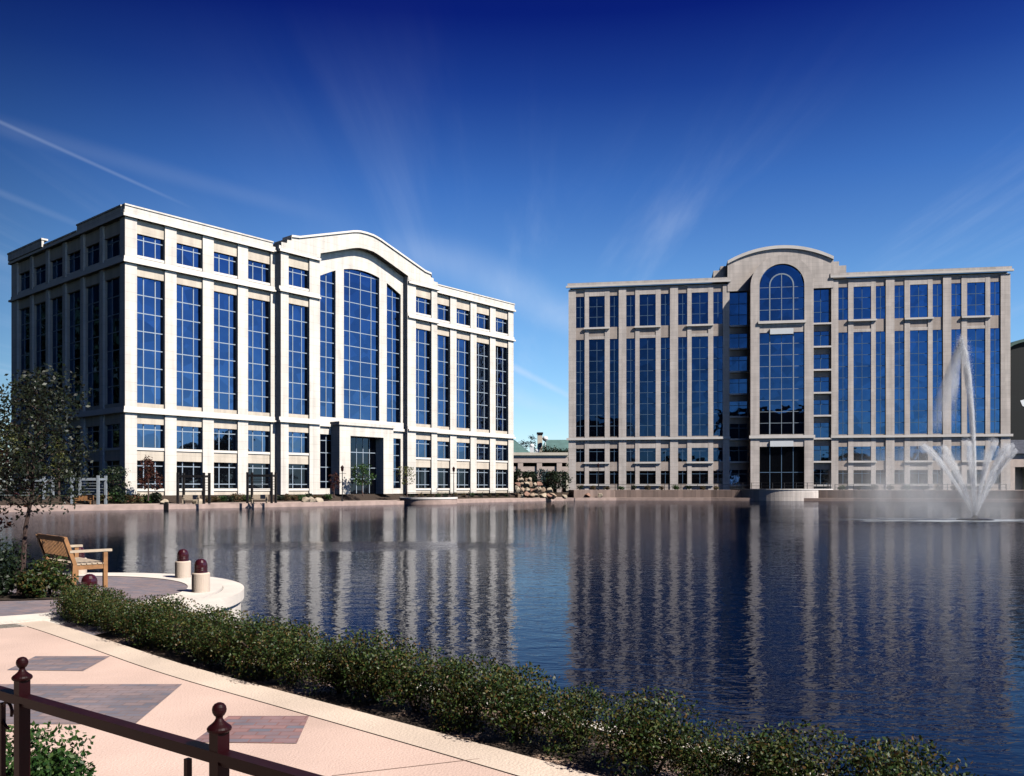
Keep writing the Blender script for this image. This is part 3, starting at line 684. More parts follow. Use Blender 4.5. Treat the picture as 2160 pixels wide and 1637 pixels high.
# terrace before building two
def terr(pts, z0, z1, name, mt, label, cat):
    m = MB()
    for i in range(len(pts)):
        a, b = pts[i], pts[(i + 1) % len(pts)]
        m.face([(a[0], a[1], z0), (b[0], b[1], z0), (b[0], b[1], z1), (a[0], a[1], z1)])
    m.face([(p[0], p[1], z1) for p in pts], 1)
    return atorigin(tag(m.build(name, mt), label, cat))
sh2 = offs(SH, 1.8)[12:18]
pts = [(p.x, p.y) for p in sh2]
pts[0] = (11.3, pts[0][1]); pts = pts + [(F2.P(L2 + 6, 0, .3).x, F2.P(L2 + 6, 0, .3).y), (F2.P(0, 0, .3).x, F2.P(0, 0, .3).y)]
terr(pts, .5, 1.92, 'brick_terrace', [M['terr'], M['fwalk']], 'reddish brick terrace at the foot of the tan office block', 'terrace')
def disc_pier(c, r, z0, z1, label, mt, a0=180, a1=360, name='round_pier', lip=.25):
    root = empty(name, (c[0], c[1], z0), label, 'pier')
    m = MB(); n = 40
    P = [(c[0] + r * math.cos(R(a0 + (a1 - a0) * k / n)), c[1] + r * math.sin(R(a0 + (a1 - a0) * k / n))) for k in range(n + 1)]
    for a, b in zip(P, P[1:]): m.face([(*a, z0), (*b, z0), (*b, z1), (*a, z1)])
    m.face([(*p, z1) for p in P]); m.build('pier_wall', mt, root)
    m = MB(); Q = [(c[0] + (r + .08) * math.cos(R(a0 + (a1 - a0) * k / n)), c[1] + (r + .08) * math.sin(R(a0 + (a1 - a0) * k / n))) for k in range(n + 1)]
    I = [(c[0] + (r - .5) * math.cos(R(a0 + (a1 - a0) * k / n)), c[1] + (r - .5) * math.sin(R(a0 + (a1 - a0) * k / n))) for k in range(n + 1)]
    for a, b, i0, i1 in zip(Q, Q[1:], I, I[1:]): m.hexa([(*i0, z1 + .004), (*i1, z1 + .004), (*b, z1 + .004), (*a, z1 + .004), (*i0, z1 + lip), (*i1, z1 + lip), (*b, z1 + lip), (*a, z1 + lip)])
    m.build('coping', M['tantrim'], root)
    return root
c = F2.P(U2, 0, 1.0); disc_pier((c.x - .8, c.y - 2.5), 9.0, -1.5, 1.95, 'round stone terrace jutting into the lake before the arched entrance bay', M['tan'], 176, 364, lip=.18)
c = at(878, 1060, .5); disc_pier((c.x, 122.5), 4.1, -1.5, .75, 'low half round stone pier jutting from the far walk in front of the white block', M['quay'], 170, 370)

# ================================================================== NEAR PROMENADE
ZG = .7
edge_px = [(-500, 1248), (-250, 1262), (-80, 1279), (0, 1291), (100, 1310), (250, 1358), (400, 1408), (640, 1471), (968, 1558), (1240, 1632)]
ED = [at(px, py, ZG) for px, py in edge_px]
t = (ED[-1] - ED[-2]).normalized()
cur = ED[-1].copy(); ang = math.atan2(t.y, t.x)
for k in range(10):
    ang -= R(1.5); cur = cur + Vector((math.cos(ang), math.sin(ang), 0)) * 1.0; ED.append(cur.copy())
# smooth resample of the kerb line
def smooth(pts, it=3):
    for _ in range(it):
        q = [pts[0]]
        for a, b in zip(pts, pts[1:]): q += [a * .75 + b * .25, a * .25 + b * .75]
        q.append(pts[-1]); pts = q
    return pts
ED = smooth(ED, 3)
e_in = offs(ED, -.30); e_j = offs(ED, -.312); e_out = offs(ED, .8)
m = MB(); 
m.face([(p.x, p.y, ZG) for p in e_j] + [(ED[-1].x, -14, ZG), (-12, -14, ZG), (ED[0].x - 20, -14, ZG), (ED[0].x - 20, ED[0].y, ZG)])
tag(m.build('promenade', M['pink']), kind='structure')
m = MB(); ribbon(m, e_j, e_in, ZG - .012, ZG - .012); ribbon(m, e_j, e_j, ZG - .012, ZG); ribbon(m, e_in, e_in, ZG - .012, ZG + .002)
tag(m.build('paving_joint', M['joint']), kind='structure')
m = MB(); ribbon(m, e_in, ED, ZG + .002, ZG + .006); ribbon(m, ED, ED, ZG - .1, ZG + .006)
tag(m.build('kerb', M['coping']), kind='structure')
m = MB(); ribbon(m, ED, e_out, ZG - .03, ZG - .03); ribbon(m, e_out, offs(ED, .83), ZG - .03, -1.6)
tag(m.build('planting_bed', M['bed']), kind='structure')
m = MB(); ribbon(m, e_out, offs(ED, .95), ZG - .0, ZG - .0); ribbon(m, offs(ED, .95), offs(ED, .97), ZG, -1.6); ribbon(m, e_out, e_out, ZG - .1, ZG)
tag(m.build('lake_wall', M['limestone']), 'pale stone lakeside wall behind the hedge', 'wall')
# brick patches (inlaid paving)
for pl, mt in (([(75, 1384), (232, 1384), (175, 1415), (15, 1413)], 'brickg'), ([(-60, 1443), (384, 1443), (285, 1527), (-160, 1527)], 'brickg'), ([(482, 1510), (652, 1510), (626, 1568), (406, 1565)], 'brick')):
    m = MB(); m.face([at(a, b, ZG + .004) for a, b in pl]); tag(m.build('brick_paving', M[mt]), kind='structure')
# control joints across the promenade
m = MB()
for a, b in (((700, 1637), (1020, 1600)),):
    p, q = at(*a, ZG), at(*b, ZG); d = (q - p).normalized(); nn = Vector((-d.y, d.x, 0)) * .004
    m.face([p - nn + Vector((0, 0, .003)), p + nn + Vector((0, 0, .003)), q + nn + Vector((0, 0, .003)), q - nn + Vector((0, 0, .003))])
tag(m.build('paving_joint', M['joint']), kind='structure')
# round bench platform
PCX, PCY, PR = -8.0, 13.4, 3.62
plat = empty('round_platform', (PCX, PCY, -1), 'half round stone viewing platform with grey pavers, by the lake at the left', 'platform')
def ringpts(r, n=72, a0=0, a1=360): return [Vector((PCX + r * math.cos(R(a0 + (a1 - a0) * k / n)), PCY + r * math.sin(R(a0 + (a1 - a0) * k / n)), 0)) for k in range(n + 1)]
m = MB(); ribbon(m, ringpts(PR - .05), ringpts(PR - .05), -1.6, ZG - .16); m.build('platform_wall', M['limestone'], plat)
cop = lambda r: ringpts(r, 72, -68, 178)
m = MB(); a, b, c = cop(PR), cop(PR - .35), cop(2.72)
ribbon(m, a, a, ZG - .16, ZG + .0); ribbon(m, cop(PR - .05), a, ZG - .16, ZG - .16); ribbon(m, a, cop(PR - .33), ZG, ZG); ribbon(m, b, c, ZG + .03, ZG + .03); ribbon(m, b, b, ZG - .02, ZG + .03); ribbon(m, cop(PR - .33), b, ZG, ZG - .012)
m.build('coping', M['limestone'], plat)
m = MB(); m.face([(p.x, p.y, ZG + .02) for p in ringpts(2.73)[:-1]]); m.build('paving', M['brickg'], plat)
# paved strip and concrete between platform and promenade
m = MB(); q = [(-30, 16.2), (-11.2, 16.2), (-10.9, 15.0), (-10.2, 13), (-8.2, 11.9), (-6.0, 11.1), (-5.6, 10.4), (-7.5, 11.6), (-30, 16.0)]
m.face([(-30, 12, ZG - .006), (-8, 11.0, ZG - .006), (-4.9, 9.7, ZG - .006), (-4.6, 10.4, ZG - .006), (-5.0, 11.6, ZG - .006), (-8, 13.4, ZG - .006), (-10.6, 16.2, ZG - .006), (-30, 16.2, ZG - .006)])
m.face([(-30, 16.2, ZG - .006), (-10.6, 16.2, ZG - .006), (-10.6, 16.2, -1.6), (-30, 16.2, -1.6)])
tag(m.build('path', M['brickg']), kind='structure')
m = MB(); m.box((-30, 15.7, ZG - .002), (-10.4, 16.3, ZG + .09)); tag(m.build('low_curb', M['limestone']), 'pale stone coping left of the round platform, at the water', 'wall')

# bollard lights
def bollard():
    r = empty('bollard', (0, 0, 0), '', 'bollard', 'bollards on the rim of the round platform')
    m = MB(); m.lathe((0, 0, 0), [(.0, 0), (.14, 0), (.14, .29), (.13, .305), (.0, .305)], 28); m.build('post', M['coping'], r)
    m = MB(); m.lathe((0, 0, 0), [(.095, .306), (.105, .31), (.10, .33), (.10, .43), (.092, .47), (.07, .505), (.035, .525), (.0, .53)], 28); m.build('cap', M['cap'], r)
    m = MB(); m.lathe((0, 0, 0), [(.103, .345), (.108, .35), (.103, .358)], 28); m.lathe((0, 0, 0), [(.103, .375), (.108, .38), (.103, .388)], 28); m.build('collar', M['cap'], r)
    return r
bo = bollard(); bspots = [((-6.1, 15.82), 'stone bollard with dark red dome cap at the back right of the platform rim'), ((-4.98, 13.66), 'stone bollard with dark red dome cap nearest the water at the right of the platform'), ((-5.72, 11.55), 'dark red domed bollard just in front of the bench leg, above the hedge'), ((-8.35, 16.45), 'dark red domed bollard half hidden behind the bench armrest')]
for i, ((x, y), lb) in enumerate(bspots):
    o = bo if i == 0 else copy_tree(bo, (0, 0, 0)); o.location = (x, y, ZG + .03 if i != 2 else ZG + .0); o['label'] = lb

# bench
bn = empty('bench', (-7.2, 14.0, ZG + .02), 'teak slatted bench with armrests on the round platform', 'bench')
bl = Vector((-.70, .714, 0)).normalized(); bdv = Vector((.714, .70, 0)).normalized(); bo_ = Vector((-7.2, 14.0, ZG + .02)); BL = 1.45
def bp(l, d, z): return bo_ + bl * l + bdv * d + Vector((0, 0, z))
for l in (0, BL):
    m = MB(); m.bar(bp(l, 0, 0), bp(l, .02, .42), .065, .065, up=bl); m.bar(bp(l, .02, .415), bp(l, -.13, .86), .06, .07, up=bl); m.build('rear_leg', M['teak'], bn)
    m = MB(); m.bar(bp(l, .50, 0), bp(l, .50, .60), .065, .065, up=bl); m.build('front_leg', M['teak'], bn)
    m = MB(); m.bar(bp(l, -.06, .625), bp(l, .60, .625), .085, .04); m.build('armrest', M['teakpale'], bn)
    m = MB(); m.bar(bp(l, .03, .36), bp(l, .48, .36), .04, .08); m.build('side_rail', M['teak'], bn)
m = MB()
for k in range(6): m.bar(bp(-.03, .07 + .085 * k, .41), bp(BL + .03, .07 + .085 * k, .41), .07, .022)
m.bar(bp(0, .50, .36), bp(BL, .50, .36), .03, .07); m.bar(bp(0, .03, .36), bp(BL, .03, .36), .03, .07); m.build('seat', M['teakpale'], bn)
m = MB(); m.bar(bp(0, -.125, .83), bp(BL, -.125, .83), .035, .08); m.bar(bp(0, -.01, .50), bp(BL, -.01, .50), .035, .06)
for k in range(18): m.bar(bp(.06 + (BL - .12) * k / 17, -.01, .50), bp(.06 + (BL - .12) * k / 17, -.12, .82), .045, .016, up=bdv)
m.build('backrest', M['teak'], bn)

# railing in the foreground
RP1 = Vector((-1.705, 2.97, ZG)); RP2 = Vector((-.802, 2.34, ZG)); rd = (RP2 - RP1).normalized()
rail = empty('railing', RP1, 'maroon metal railing with ball finial posts in the near left corner', 'railing')
def post(p):
    m = MB(); m.bar(p + Vector((0, 0, -.02)), p + Vector((0, 0, 1.03)), .038, .038, up=rd)
    o = m.build('post', M['maroon'], rail)
    m = MB(); m.lathe(p, [(.0, 1.0295), (.027, 1.0295), (.032, 1.034), (.033, 1.040), (.030, 1.045), (.021, 1.052), (.013, 1.060), (.0095, 1.067), (.010, 1.072), (.0145, 1.076), (.0185, 1.084), (.0195, 1.091), (.018, 1.099), (.013, 1.106), (.006, 1.1095), (0, 1.110)], 24)
    m.build('finial', M['maroon'], o)
for k in (-1, 0, 1, 2): post(RP1 + rd * 1.1 * k)
a = RP1 - rd * 1.6; b = RP1 + rd * 3.2
m = MB(); m.bar(a + Vector((0, 0, .967)), b + Vector((0, 0, .967)), .040, .024); m.bar(a + Vector((0, 0, .949)), b + Vector((0, 0, .949)), .026, .012); m.build('handrail', M['maroon'], rail)
m = MB(); m.bar(a + Vector((0, 0, .12)), b + Vector((0, 0, .12)), .03, .02); m.build('bottom_rail', M['maroon'], rail)
for k in range(-1, 2):
    for t_ in (.87,):
        p = RP1 + rd * (1.1 * k + t_ * 1.1); m = MB(); m.bar(p + Vector((0, 0, .13)), p + Vector((0, 0, .93)), .016, .016, up=rd); m.build('baluster', M['maroon'], rail)
def scroll(c, sgn):
    m = MB(); pts = []
    for k in range(22):
        t_ = k / 21 * 1.6 * math.pi; r = .055 * (1 - .55 * k / 21)
        pts.append(c + rd * sgn * r * math.sin(t_) + Vector((0, 0, -r * math.cos(t_))))
    m.tube(pts, .006, 6); m.build('scroll', M['maroon'], rail)
scroll(RP1 - rd * .10 + Vector((0, 0, .90)), -1); scroll(RP2 - rd * .08 + Vector((0, 0, .74)), -1); scroll(RP2 + rd * .09 + Vector((0, 0, .74)), 1)

# ================================================================== PLANTS
def rand_unit(r):
    while True:
        v = Vector((r.uniform(-1, 1), r.uniform(-1, 1), r.uniform(-1, 1)))
        if .05 < v.length < 1: return v.normalized()
def leaf(mb, c, size, r, up=.3, aspect=.55):
    nrm = (rand_unit(r) + Vector((0, 0, up))).normalized()
    a = nrm.cross(rand_unit(r)).normalized(); b = nrm.cross(a)
    a = a * size; b = b * size * aspect
    mb.face([c - a * .5, c + b * .5 + a * .05 , c + a * .5, c - b * .5 + a * .05], 0)
def blob_leaves(mb, centres, n, size, r, up=.3, shell=.5):
    tot = sum(c[1] ** 2 for c in centres)
    for c, rad, sq in centres:
        k = int(n * rad * rad / tot)
        for _ in range(k):
            d = rand_unit(r); q = rad * (shell + (1.08 - shell) * r.random() ** .6)
            leaf(mb, Vector(c) + Vector((d.x * q, d.y * q, d.z * q * sq)), size * r.uniform(.6, 1.3), r, up)
def shrub_mesh(seed, rad, h, n, size, lobes=9):
    r = random.Random(seed); mb = MB(); cs = []
    for k in range(lobes):
        a = r.uniform(0, 6.28); q = rad * .55 * math.sqrt(r.random()); s = rad * r.uniform(.38, .6)
        z = h * r.uniform(.3, .78); cs.append(((q * math.cos(a), q * math.sin(a), max(z, s * .7)), s, .85))
    blob_leaves(mb, cs, n, size, r, .35, .35)
    for _ in range(n // 12):      # shoots that break the outline
        a = r.uniform(0, 6.28); q = rad * .8 * math.sqrt(r.random()); z = h * r.uniform(.8, 1.12) * (1 - .25 * (q / rad) ** 2)
        leaf(mb, Vector((q * math.cos(a), q * math.sin(a), z)), size, r, -.2)
    return mb
def shrub(name, seed, rad, h, n, size, mt, label, cat='shrub', group=None, lobes=9):
    o = empty(name, (0, 0, 0), label, cat, group)
    shrub_mesh(seed, rad, h, n, size, lobes).build('foliage', M[mt], o)
    r = random.Random(seed + 5); m = MB()
    for k in range(7):
        a = r.uniform(0, 6.28); e = Vector((math.cos(a) * rad * .6, math.sin(a) * rad * .6, h * .7)); m.tube([(0, 0, -.03), e * .5 + Vector((0, 0, .03)), e], [rad * .03, rad * .022, rad * .01], 5)
    m.build('stems', M['bark'], o)
    return o
# hedge: one shrub after another along the kerb
protos = [shrub('hedge_shrub', 11 + k, .37, .44, 5600, .026, 'leafhedge', '', 'shrub', 'shrubs of the hedge along the promenade') for k in range(5)]
s_off = offs(ED, .36)
cum = [0]
for a, b in zip(s_off, s_off[1:]): cum.append(cum[-1] + (b - a).length)
def along(s):
    for i in range(len(cum) - 1):
        if cum[i + 1] >= s:
            t_ = (s - cum[i]) / (cum[i + 1] - cum[i]); return s_off[i] * (1 - t_) + s_off[i + 1] * t_
    return s_off[-1]
start = min(range(len(s_off)), key=lambda i: (s_off[i] - Vector((-5.75, 10.95, ZG))).length)
s = cum[start]; spots = []
hr = random.Random(3)
while True:
    p = along(s)
    if p.y < 3.2 or s > cum[-1] - .1: break
    spots.append(p); s += .43 + hr.uniform(-.06, .08) + (.16 if len(spots) in (13, 16, 19, 22) else 0)
ordw = ['first', 'second', 'third', 'fourth', 'fifth', 'sixth', 'seventh', 'eighth', 'ninth', 'tenth', 'eleventh', 'twelfth', 'thirteenth', 'fourteenth', 'fifteenth', 'sixteenth', 'seventeenth', 'eighteenth', 'nineteenth', 'twentieth', 'twenty-first', 'twenty-second', 'twenty-third', 'twenty-fourth', 'twenty-fifth', 'twenty-sixth', 'twenty-seventh', 'twenty-eighth', 'twenty-ninth', 'thirtieth', 'thirty-first', 'thirty-second', 'thirty-third', 'thirty-fourth']
nS = len(spots)
for i, p in enumerate(spots):
    pr = protos[i % 5]
    o = pr if i < 5 else copy_tree(pr, (0, 0, 0))
    k = 1 + hr.uniform(-.13, .15) * min(1.3, .5 + i / 14)
    if i < 5: k *= .9
    o.location = (p.x + hr.uniform(-.03, .03), p.y + hr.uniform(-.03, .03), ZG - .03); o.rotation_euler[2] = hr.uniform(0, 6.28); o.scale = (k, k, k * hr.uniform(.92, 1.08))
    o['label'] = 'rounded dark green hedge shrub, %s from the end beside the round platform' % ordw[i]
# back row thickens the hedge towards the wall where it is widest
# foreground bush
for i, (x, y, k, lb) in enumerate([(-2.26, 3.98, 1.0, 'bright green leafy bush behind the left railing post'), (-1.93, 3.78, .62, 'small bright green bush at the right end of the clump behind the railing'), (-2.75, 4.05, .8, 'bright green bush cut by the left picture edge')]):
    if i == 0: fb = shrub('bush', 71, .36, .56, 7500, .030, 'leafbush', lb, 'shrub', 'bushes behind the railing')
    o = fb if i == 0 else copy_tree(fb, (0, 0, 0), lb, 2.1 * i)
    o.location = (x, y, ZG - .03); o.scale = (k, k, k)
m = MB(); m.lathe((-2.4, 3.95, 0), [(0.0, ZG + .012), (.75, ZG + .01), (.82, ZG - .01)], 30); tag(m.build('mulch_bed', M['soil']), kind='structure')
# left planting near the bench
PX = lambda px, Y: (px - cx_) / f_ * Y
pl = [(PX(8, 13.2), 13.2, .5, .85, 'leafdark', 'tall dark shrub at the picture edge beside the young tree'), (PX(108, 13.3), 13.3, .32, .62, 'leafhedge', 'dark leafy shrub in front of the bench backrest'), (PX(72, 12.9), 12.9, .3, .40, 'leafhedge', 'low dark shrub at the foot of the young tree'), (PX(138, 13.0), 13.0, .22, .38, 'leafhedge', 'small dark shrub by the near rear leg of the bench'), (PX(-40, 12.7), 12.7, .4, .6, 'leafdark', 'spreading dark shrub cut by the left picture edge')]
for i, (x, y, rd_, h, mt, lb) in enumerate(pl):
    o = shrub('shrub', 90 + i, rd_, h, int(1700 * rd_ / .36), .06, mt, lb, 'shrub', 'shrubs around the bench'); o.location = (x, y, ZG - .02)
m = MB(); m.face([(-7.9 + 1.35 * math.cos(t_), 13.0 + .42 * math.sin(t_), ZG + .035) for t_ in [k * math.pi / 12 for k in range(24)]]); m.face([(-7.9 + 1.35 * math.cos(t_), 13.0 + .42 * math.sin(t_), ZG + .034) for t_ in [k * math.pi / 12 for k in range(24)]][::-1]); tag(m.build('mulch_bed', M['soil']), kind='structure')

def tree(name, base, H, crown_z, crown_r, nleaf, lsize, mt, label, group=None, seed=1, trunk_r=.1, limbs=7, lean=(0, 0), clump=.4, shape='oval', parent_loc=True, cat='tree', sub=3):
    r = random.Random(seed); o = empty(name, base, label, cat, group); base = Vector(base)
    t = MB(); pts = [base + Vector((lean[0] * k / 6 + r.uniform(-1, 1) * trunk_r * .6, lean[1] * k / 6 + r.uniform(-1, 1) * trunk_r * .6, H * .93 * k / 6)) for k in range(7)]
    t.tube(pts, [trunk_r * (1.25 if k == 0 else 1) * (1 - .85 * k / 6) for k in range(7)], 8)
    cs = []
    top = pts[-1]
    for k in range(limbs):
        fr = (k + .5) / limbs; z = crown_z + (H - crown_z) * fr * .9
        idx = min(5, int(z / (H * .93) * 6)); p0 = pts[idx] + (pts[idx + 1] - pts[idx]) * (z / (H * .93) * 6 - idx) if idx < 6 else top
        if shape == 'cone': rr = crown_r * (1 - fr) * 1.05 + .1 * crown_r
        else: rr = crown_r * math.sin(math.pi * (.12 + .8 * fr)) ** .7
        for j in range(sub):
            a = k * 2.4 + j * 6.28 / sub + r.uniform(-.4, .4); q = rr * r.uniform(.55, .95)
            e = p0 + Vector((math.cos(a) * q, math.sin(a) * q, q * r.uniform(.2, .6)))
            if shape == 'cone': e.z = p0.z + r.uniform(-.1, .05) * H * .2
            t.tube([p0, p0 * .5 + e * .5 + Vector((0, 0, q * .12)), e], [trunk_r * .3, trunk_r * .18, trunk_r * .07], 5)
            cs.append((e, crown_r * clump * r.uniform(.7, 1.25), .8))
    cs.append((top, crown_r * clump * .9, 1.2))
    t.build('trunk', M['bark'], o)
    mb = MB(); blob_leaves(mb, cs, nleaf, lsize, r, .2, .15)
    mb.build('crown', M[mt], o)
    return o
# young tree by the bench
tree('young_tree', (PX(45, 13.25), 13.25, ZG), 3.45, 1.3, .82, 6500, .065, 'leaftree', 'slim young tree with sparse dark leaves at the left edge, behind the bench', seed=4, trunk_r=.045, limbs=9, lean=(.22, .1), clump=.48)
tree('sapling', (PX(-5, 14), 14.0, ZG), 2.4, .9, .42, 420, .08, 'leafred', 'thin reddish sapling at the left edge behind the young tree', seed=9, trunk_r=.02, limbs=6, clump=.45)

# ---- far bank
def fl(px, py, z): return at(px, py, z)
def FY(px, Y, z=1.45): return Vector(((px - cx_) / f_ * Y, Y, z))
def arbor(px0, px1, Y, z0, top_py, mt, label, wires=True):
    p, q = FY(px0, Y, z0), FY(px1, Y + .001, z0); zt = ZE + (hz_ - top_py) * Y / f_
    o = empty('arbor', (p + q) / 2, label, 'arbor', 'steel frame arbors on the far walk')
    D = Vector((0, 1.7, 0))
    for a in (p, q):
        for dd in (Vector((0, 0, 0)), D):
            m = MB(); m.bar(a + dd, Vector((a.x, a.y, zt)) + dd, .24, .24); m.build('post', M[mt], o)
    m = MB()
    for dd in (Vector((0, 0, 0)), D): m.bar(Vector((p.x + .12, p.y, zt - .4)) + dd, Vector((q.x - .12, q.y, zt - .4)) + dd, .12, .26)
    for a in (p, q): m.bar(Vector((a.x, a.y + .12, zt - .4)), Vector((a.x, a.y + 1.58, zt - .4)), .1, .22)
    m.build('beam', M[mt], o)
    m = MB()
    for k in range(5): m.bar(Vector((p.x + .12, p.y + 1.7, zt - .8 - k * .3)), Vector((q.x - .12, q.y + 1.7, zt - .8 - k * .3)), .05, .05)
    m.build('trellis_bar', M[mt], o)
    return o
ar = [(-60, 93, 90.5, 1005, 'metalg', 'wide pale grey arbor frame cut by the left picture edge'), (152, 207, 91.0, 1003, 'metalg', 'pale grey arbor frame standing over a yellow bench'), (375, 430, 95.0, 997, 'black', 'dark arbor frame in front of the second ground floor window'), (522, 573, 99.0, 996, 'black', 'dark arbor frame just left of the central pavilion')]
for a, b, Y, tp, mt, lb in ar: arbor(a, b, Y, .56, tp, mt, lb)
def fbench(px, Y, label, mt='teakpale', group='benches on the far walk'):
    p = FY(px, Y, .56); o = empty('bench', p, label, 'bench', group)
    m = MB(); m.box((p.x - .9, p.y - .25, p.z + .40), (p.x + .9, p.y + .25, p.z + .48)); m.build('seat', M[mt], o)
    m = MB(); m.box((p.x - .9, p.y + .26, p.z + .5), (p.x + .9, p.y + .32, p.z + .98)); m.build('backrest', M[mt], o)
    for s in (-.8, .8):
        for t_ in (-.2, .22): 
            m = MB(); m.box((p.x + s - .05, p.y + t_ - .04, p.z), (p.x + s + .05, p.y + t_ + .04, p.z + .40)); m.build('leg', M[mt], o)
        m = MB(); m.box((p.x + s - .05, p.y - .25, p.z + .62), (p.x + s + .05, p.y + .26, p.z + .68)); m.build('armrest', M[mt], o)
fbench(177, 91.6, 'yellow wooden bench under the pale arbor frame', 'teak')
fbench(75, 91.2, 'yellow wooden bench under the leftmost arbor frame', 'teak')
fbench(402, 95.6, 'pale bench under the first dark arbor frame'); fbench(548, 99.6, 'pale bench under the dark arbor frame left of the central pavilion')
m = MB(); p = at(352, 1076, 0); m.box((p.x - .25, p.y - .25, -.2), (p.x + .2, p.y - .02, .62)); m.box((p.x - .18, p.y - .2, .62), (p.x + .14, p.y + .1, .86)); tag(atorigin(m.build('drain_outlet', M['black'])), 'small black drain outlet standing at the far water edge', 'drain')

# lamp posts
def lamp(p, h, label):
    o = empty('street_lamp', p, label, 'street lamp', 'black street lamps on the far walk')
    m = MB(); m.tube([p, p + Vector((0, 0, .3)), p + Vector((0, 0, .35)), p + Vector((0, 0, h))], [.14, .14, .07, .05], 8); m.build('pole', M['black'], o)
    q = p + Vector((0, 0, h)); m = MB(); m.lathe(q, [(.05, 0), (.16, .1), (.2, .5), (.26, .52), (.1, .75), (.0, .85)], 10); m.build('lantern', M['maroon'], o)
    m = MB(); m.bar(q + Vector((-.5, 0, -.25)), q + Vector((.5, 0, -.25)), .05, .05); m.build('cross_arm', M['black'], o)
for px, Y, h, lb in ((722, 112.0, 3.9, 'black street lamp left of the white portal'), (957, 132, 4.2, 'black street lamp in front of the right wing of the white block'), (1262, 152, 4.0, 'street lamp at the left end of the tan office block')): lamp(FY(px, Y, .58 if px < 1000 else 1.9), h, lb)
# railings on far bank
def fence(P, n, h, label, name='railing'):
    o = empty(name, P[0], label, 'railing'); m = MB()
    for a, b in zip(P, P[1:]):
        for z in (h, h * .5): m.bar(a + Vector((0, 0, z)), b + Vector((0, 0, z)), .06, .06)
    m.build('rail', M['black'], o)
    tot = sum((b - a).length for a, b in zip(P, P[1:])); k = 0; s_ = 0
    for i in range(n):
        d_ = tot * i / (n - 1); acc = 0
        for a, b in zip(P, P[1:]):
            L = (b - a).length
            if acc + L >= d_ - 1e-4: p = a + (b - a) * ((d_ - acc) / L); break
            acc += L
        m = MB(); m.bar(p, p + Vector((0, 0, h + .05)), .09, .09); m.build('post', M['black'], o)
rp = offs(SH, 4.5)[9:13]
fence([Vector((p.x, p.y, .56)) for p in rp], 11, 1.05, 'black post railing in front of the right wing of the white block')
c = F2.P(U2, 0, 1.0); c = Vector((c.x - .8, c.y - 2.5, 0)); 
fence([Vector((c.x + 8.75 * math.cos(R(178 + 184 * k / 12)), c.y + 8.75 * math.sin(R(178 + 184 * k / 12)), 2.13)) for k in range(13)], 15, 1.05, 'dark curved railing round the terrace before the arched entrance')
tl = offs(SH, 2.0)[13:15]
fence([Vector((tl[0].x - 3, tl[0].y, 1.92)), Vector((c.x - 9.6, tl[1].y + .3, 1.92))], 9, 1.0, 'dark railing on the brick terrace left of the round terrace')
fence([Vector((c.x + 9.6, c.y - 1.2, 1.92)), Vector((F2.P(L2 - 3, 0, 4).x, F2.P(L2 - 3, 0, 5.5).y, 1.92))], 10, 1.0, 'dark railing on the brick terrace behind the fountain')
# trees and shrubs along the far walk
SHX = lambda px, off: None
tree('small_tree', FY(313, 95.5, .9), 5.0, 1.5, 1.3, 700, .3, 'leafred', 'conical dark reddish small tree before the first window of the white block', seed=21, trunk_r=.1, shape='cone')
tree('small_tree', FY(765, 117.5, 1.2), 4.2, 1.2, 1.5, 800, .3, 'leafbush', 'green small tree in front of the entrance portal', seed=22, trunk_r=.1)
tree('small_tree', FY(858, 121, .8), 4.6, 1.8, 1.3, 420, .26, 'leafolive', 'thin yellow green young tree on the low half round pier', seed=23, trunk_r=.09)
tree('small_tree', FY(240, 94.5, .9), 3.6, .5, 1.6, 1000, .28, 'leafdark', 'dark bushy small tree at the foot of the shaded building corner', seed=24, trunk_r=.12)
tree('small_tree', FY(124, 98, 1.45), 6.8, 2.2, 1.5, 900, .3, 'leafolive', 'narrow yellow green tree on the lawn behind the young tree', seed=25, trunk_r=.12, shape='cone')
tree('small_tree', FY(705, 113, 1.0), 3.4, .9, .8, 300, .26, 'leafred', 'small red leaved tree beside the left pier of the portal', seed=26, trunk_r=.08)
tree('tree', FY(14, 103, 1.45), 8.8, 2.5, 2.0, 1400, .34, 'leafolive', 'brownish tree at the left edge beyond the shaded building end', 'trees beyond the shaded end', seed=27, trunk_r=.2)
tree('tree', FY(-25, 112, 1.45), 11, 3, 3.0, 1600, .4, 'leafdark', 'dark tree cut by the left picture edge', 'trees beyond the shaded end', seed=28, trunk_r=.25)
tree('tree', FY(58, 106, 1.45), 6.6, 2, 2.0, 1200, .34, 'leafdark', 'low dark tree against the shaded end wall', 'trees beyond the shaded end', seed=29, trunk_r=.2)
fp = [shrub('border_shrub', 200 + k, .75, .85, 420, .2, ('flower', 'leafbush', 'leafdark', 'flower')[k], '', 'shrub', 'low shrubs in the border along the far walk', 6) for k in range(4)]
br_ = random.Random(5); bi = 0
def border(px, off, z, sc, label):
    global bi
    # base point: walk along shoreline offset
    best = None
    O = offs(SH, off)
    for a, b in zip(O, O[1:]):
        pa = a.x / a.y * f_ + cx_; pb = b.x / b.y * f_ + cx_
        if pa <= px <= pb:
            t_ = (px - pa) / (pb - pa); best = a * (1 - t_) + b * t_
    pr = fp[bi % 4]; o = pr if bi < 4 else copy_tree(pr, (0, 0, 0)); bi += 1
    o.location = (best.x, best.y, z); o.rotation_euler[2] = br_.uniform(0, 6); o.scale = (sc * br_.uniform(.9, 1.3), sc, sc * br_.uniform(.8, 1.2)); o['label'] = label
wn = ['first', 'second', 'third', 'fourth']
for k in range(7): border(222 + 17 * k, 5.0, .62, 1.2, 'border shrub number %s from the shaded corner, before the first bay of the white block' % ordw[k])
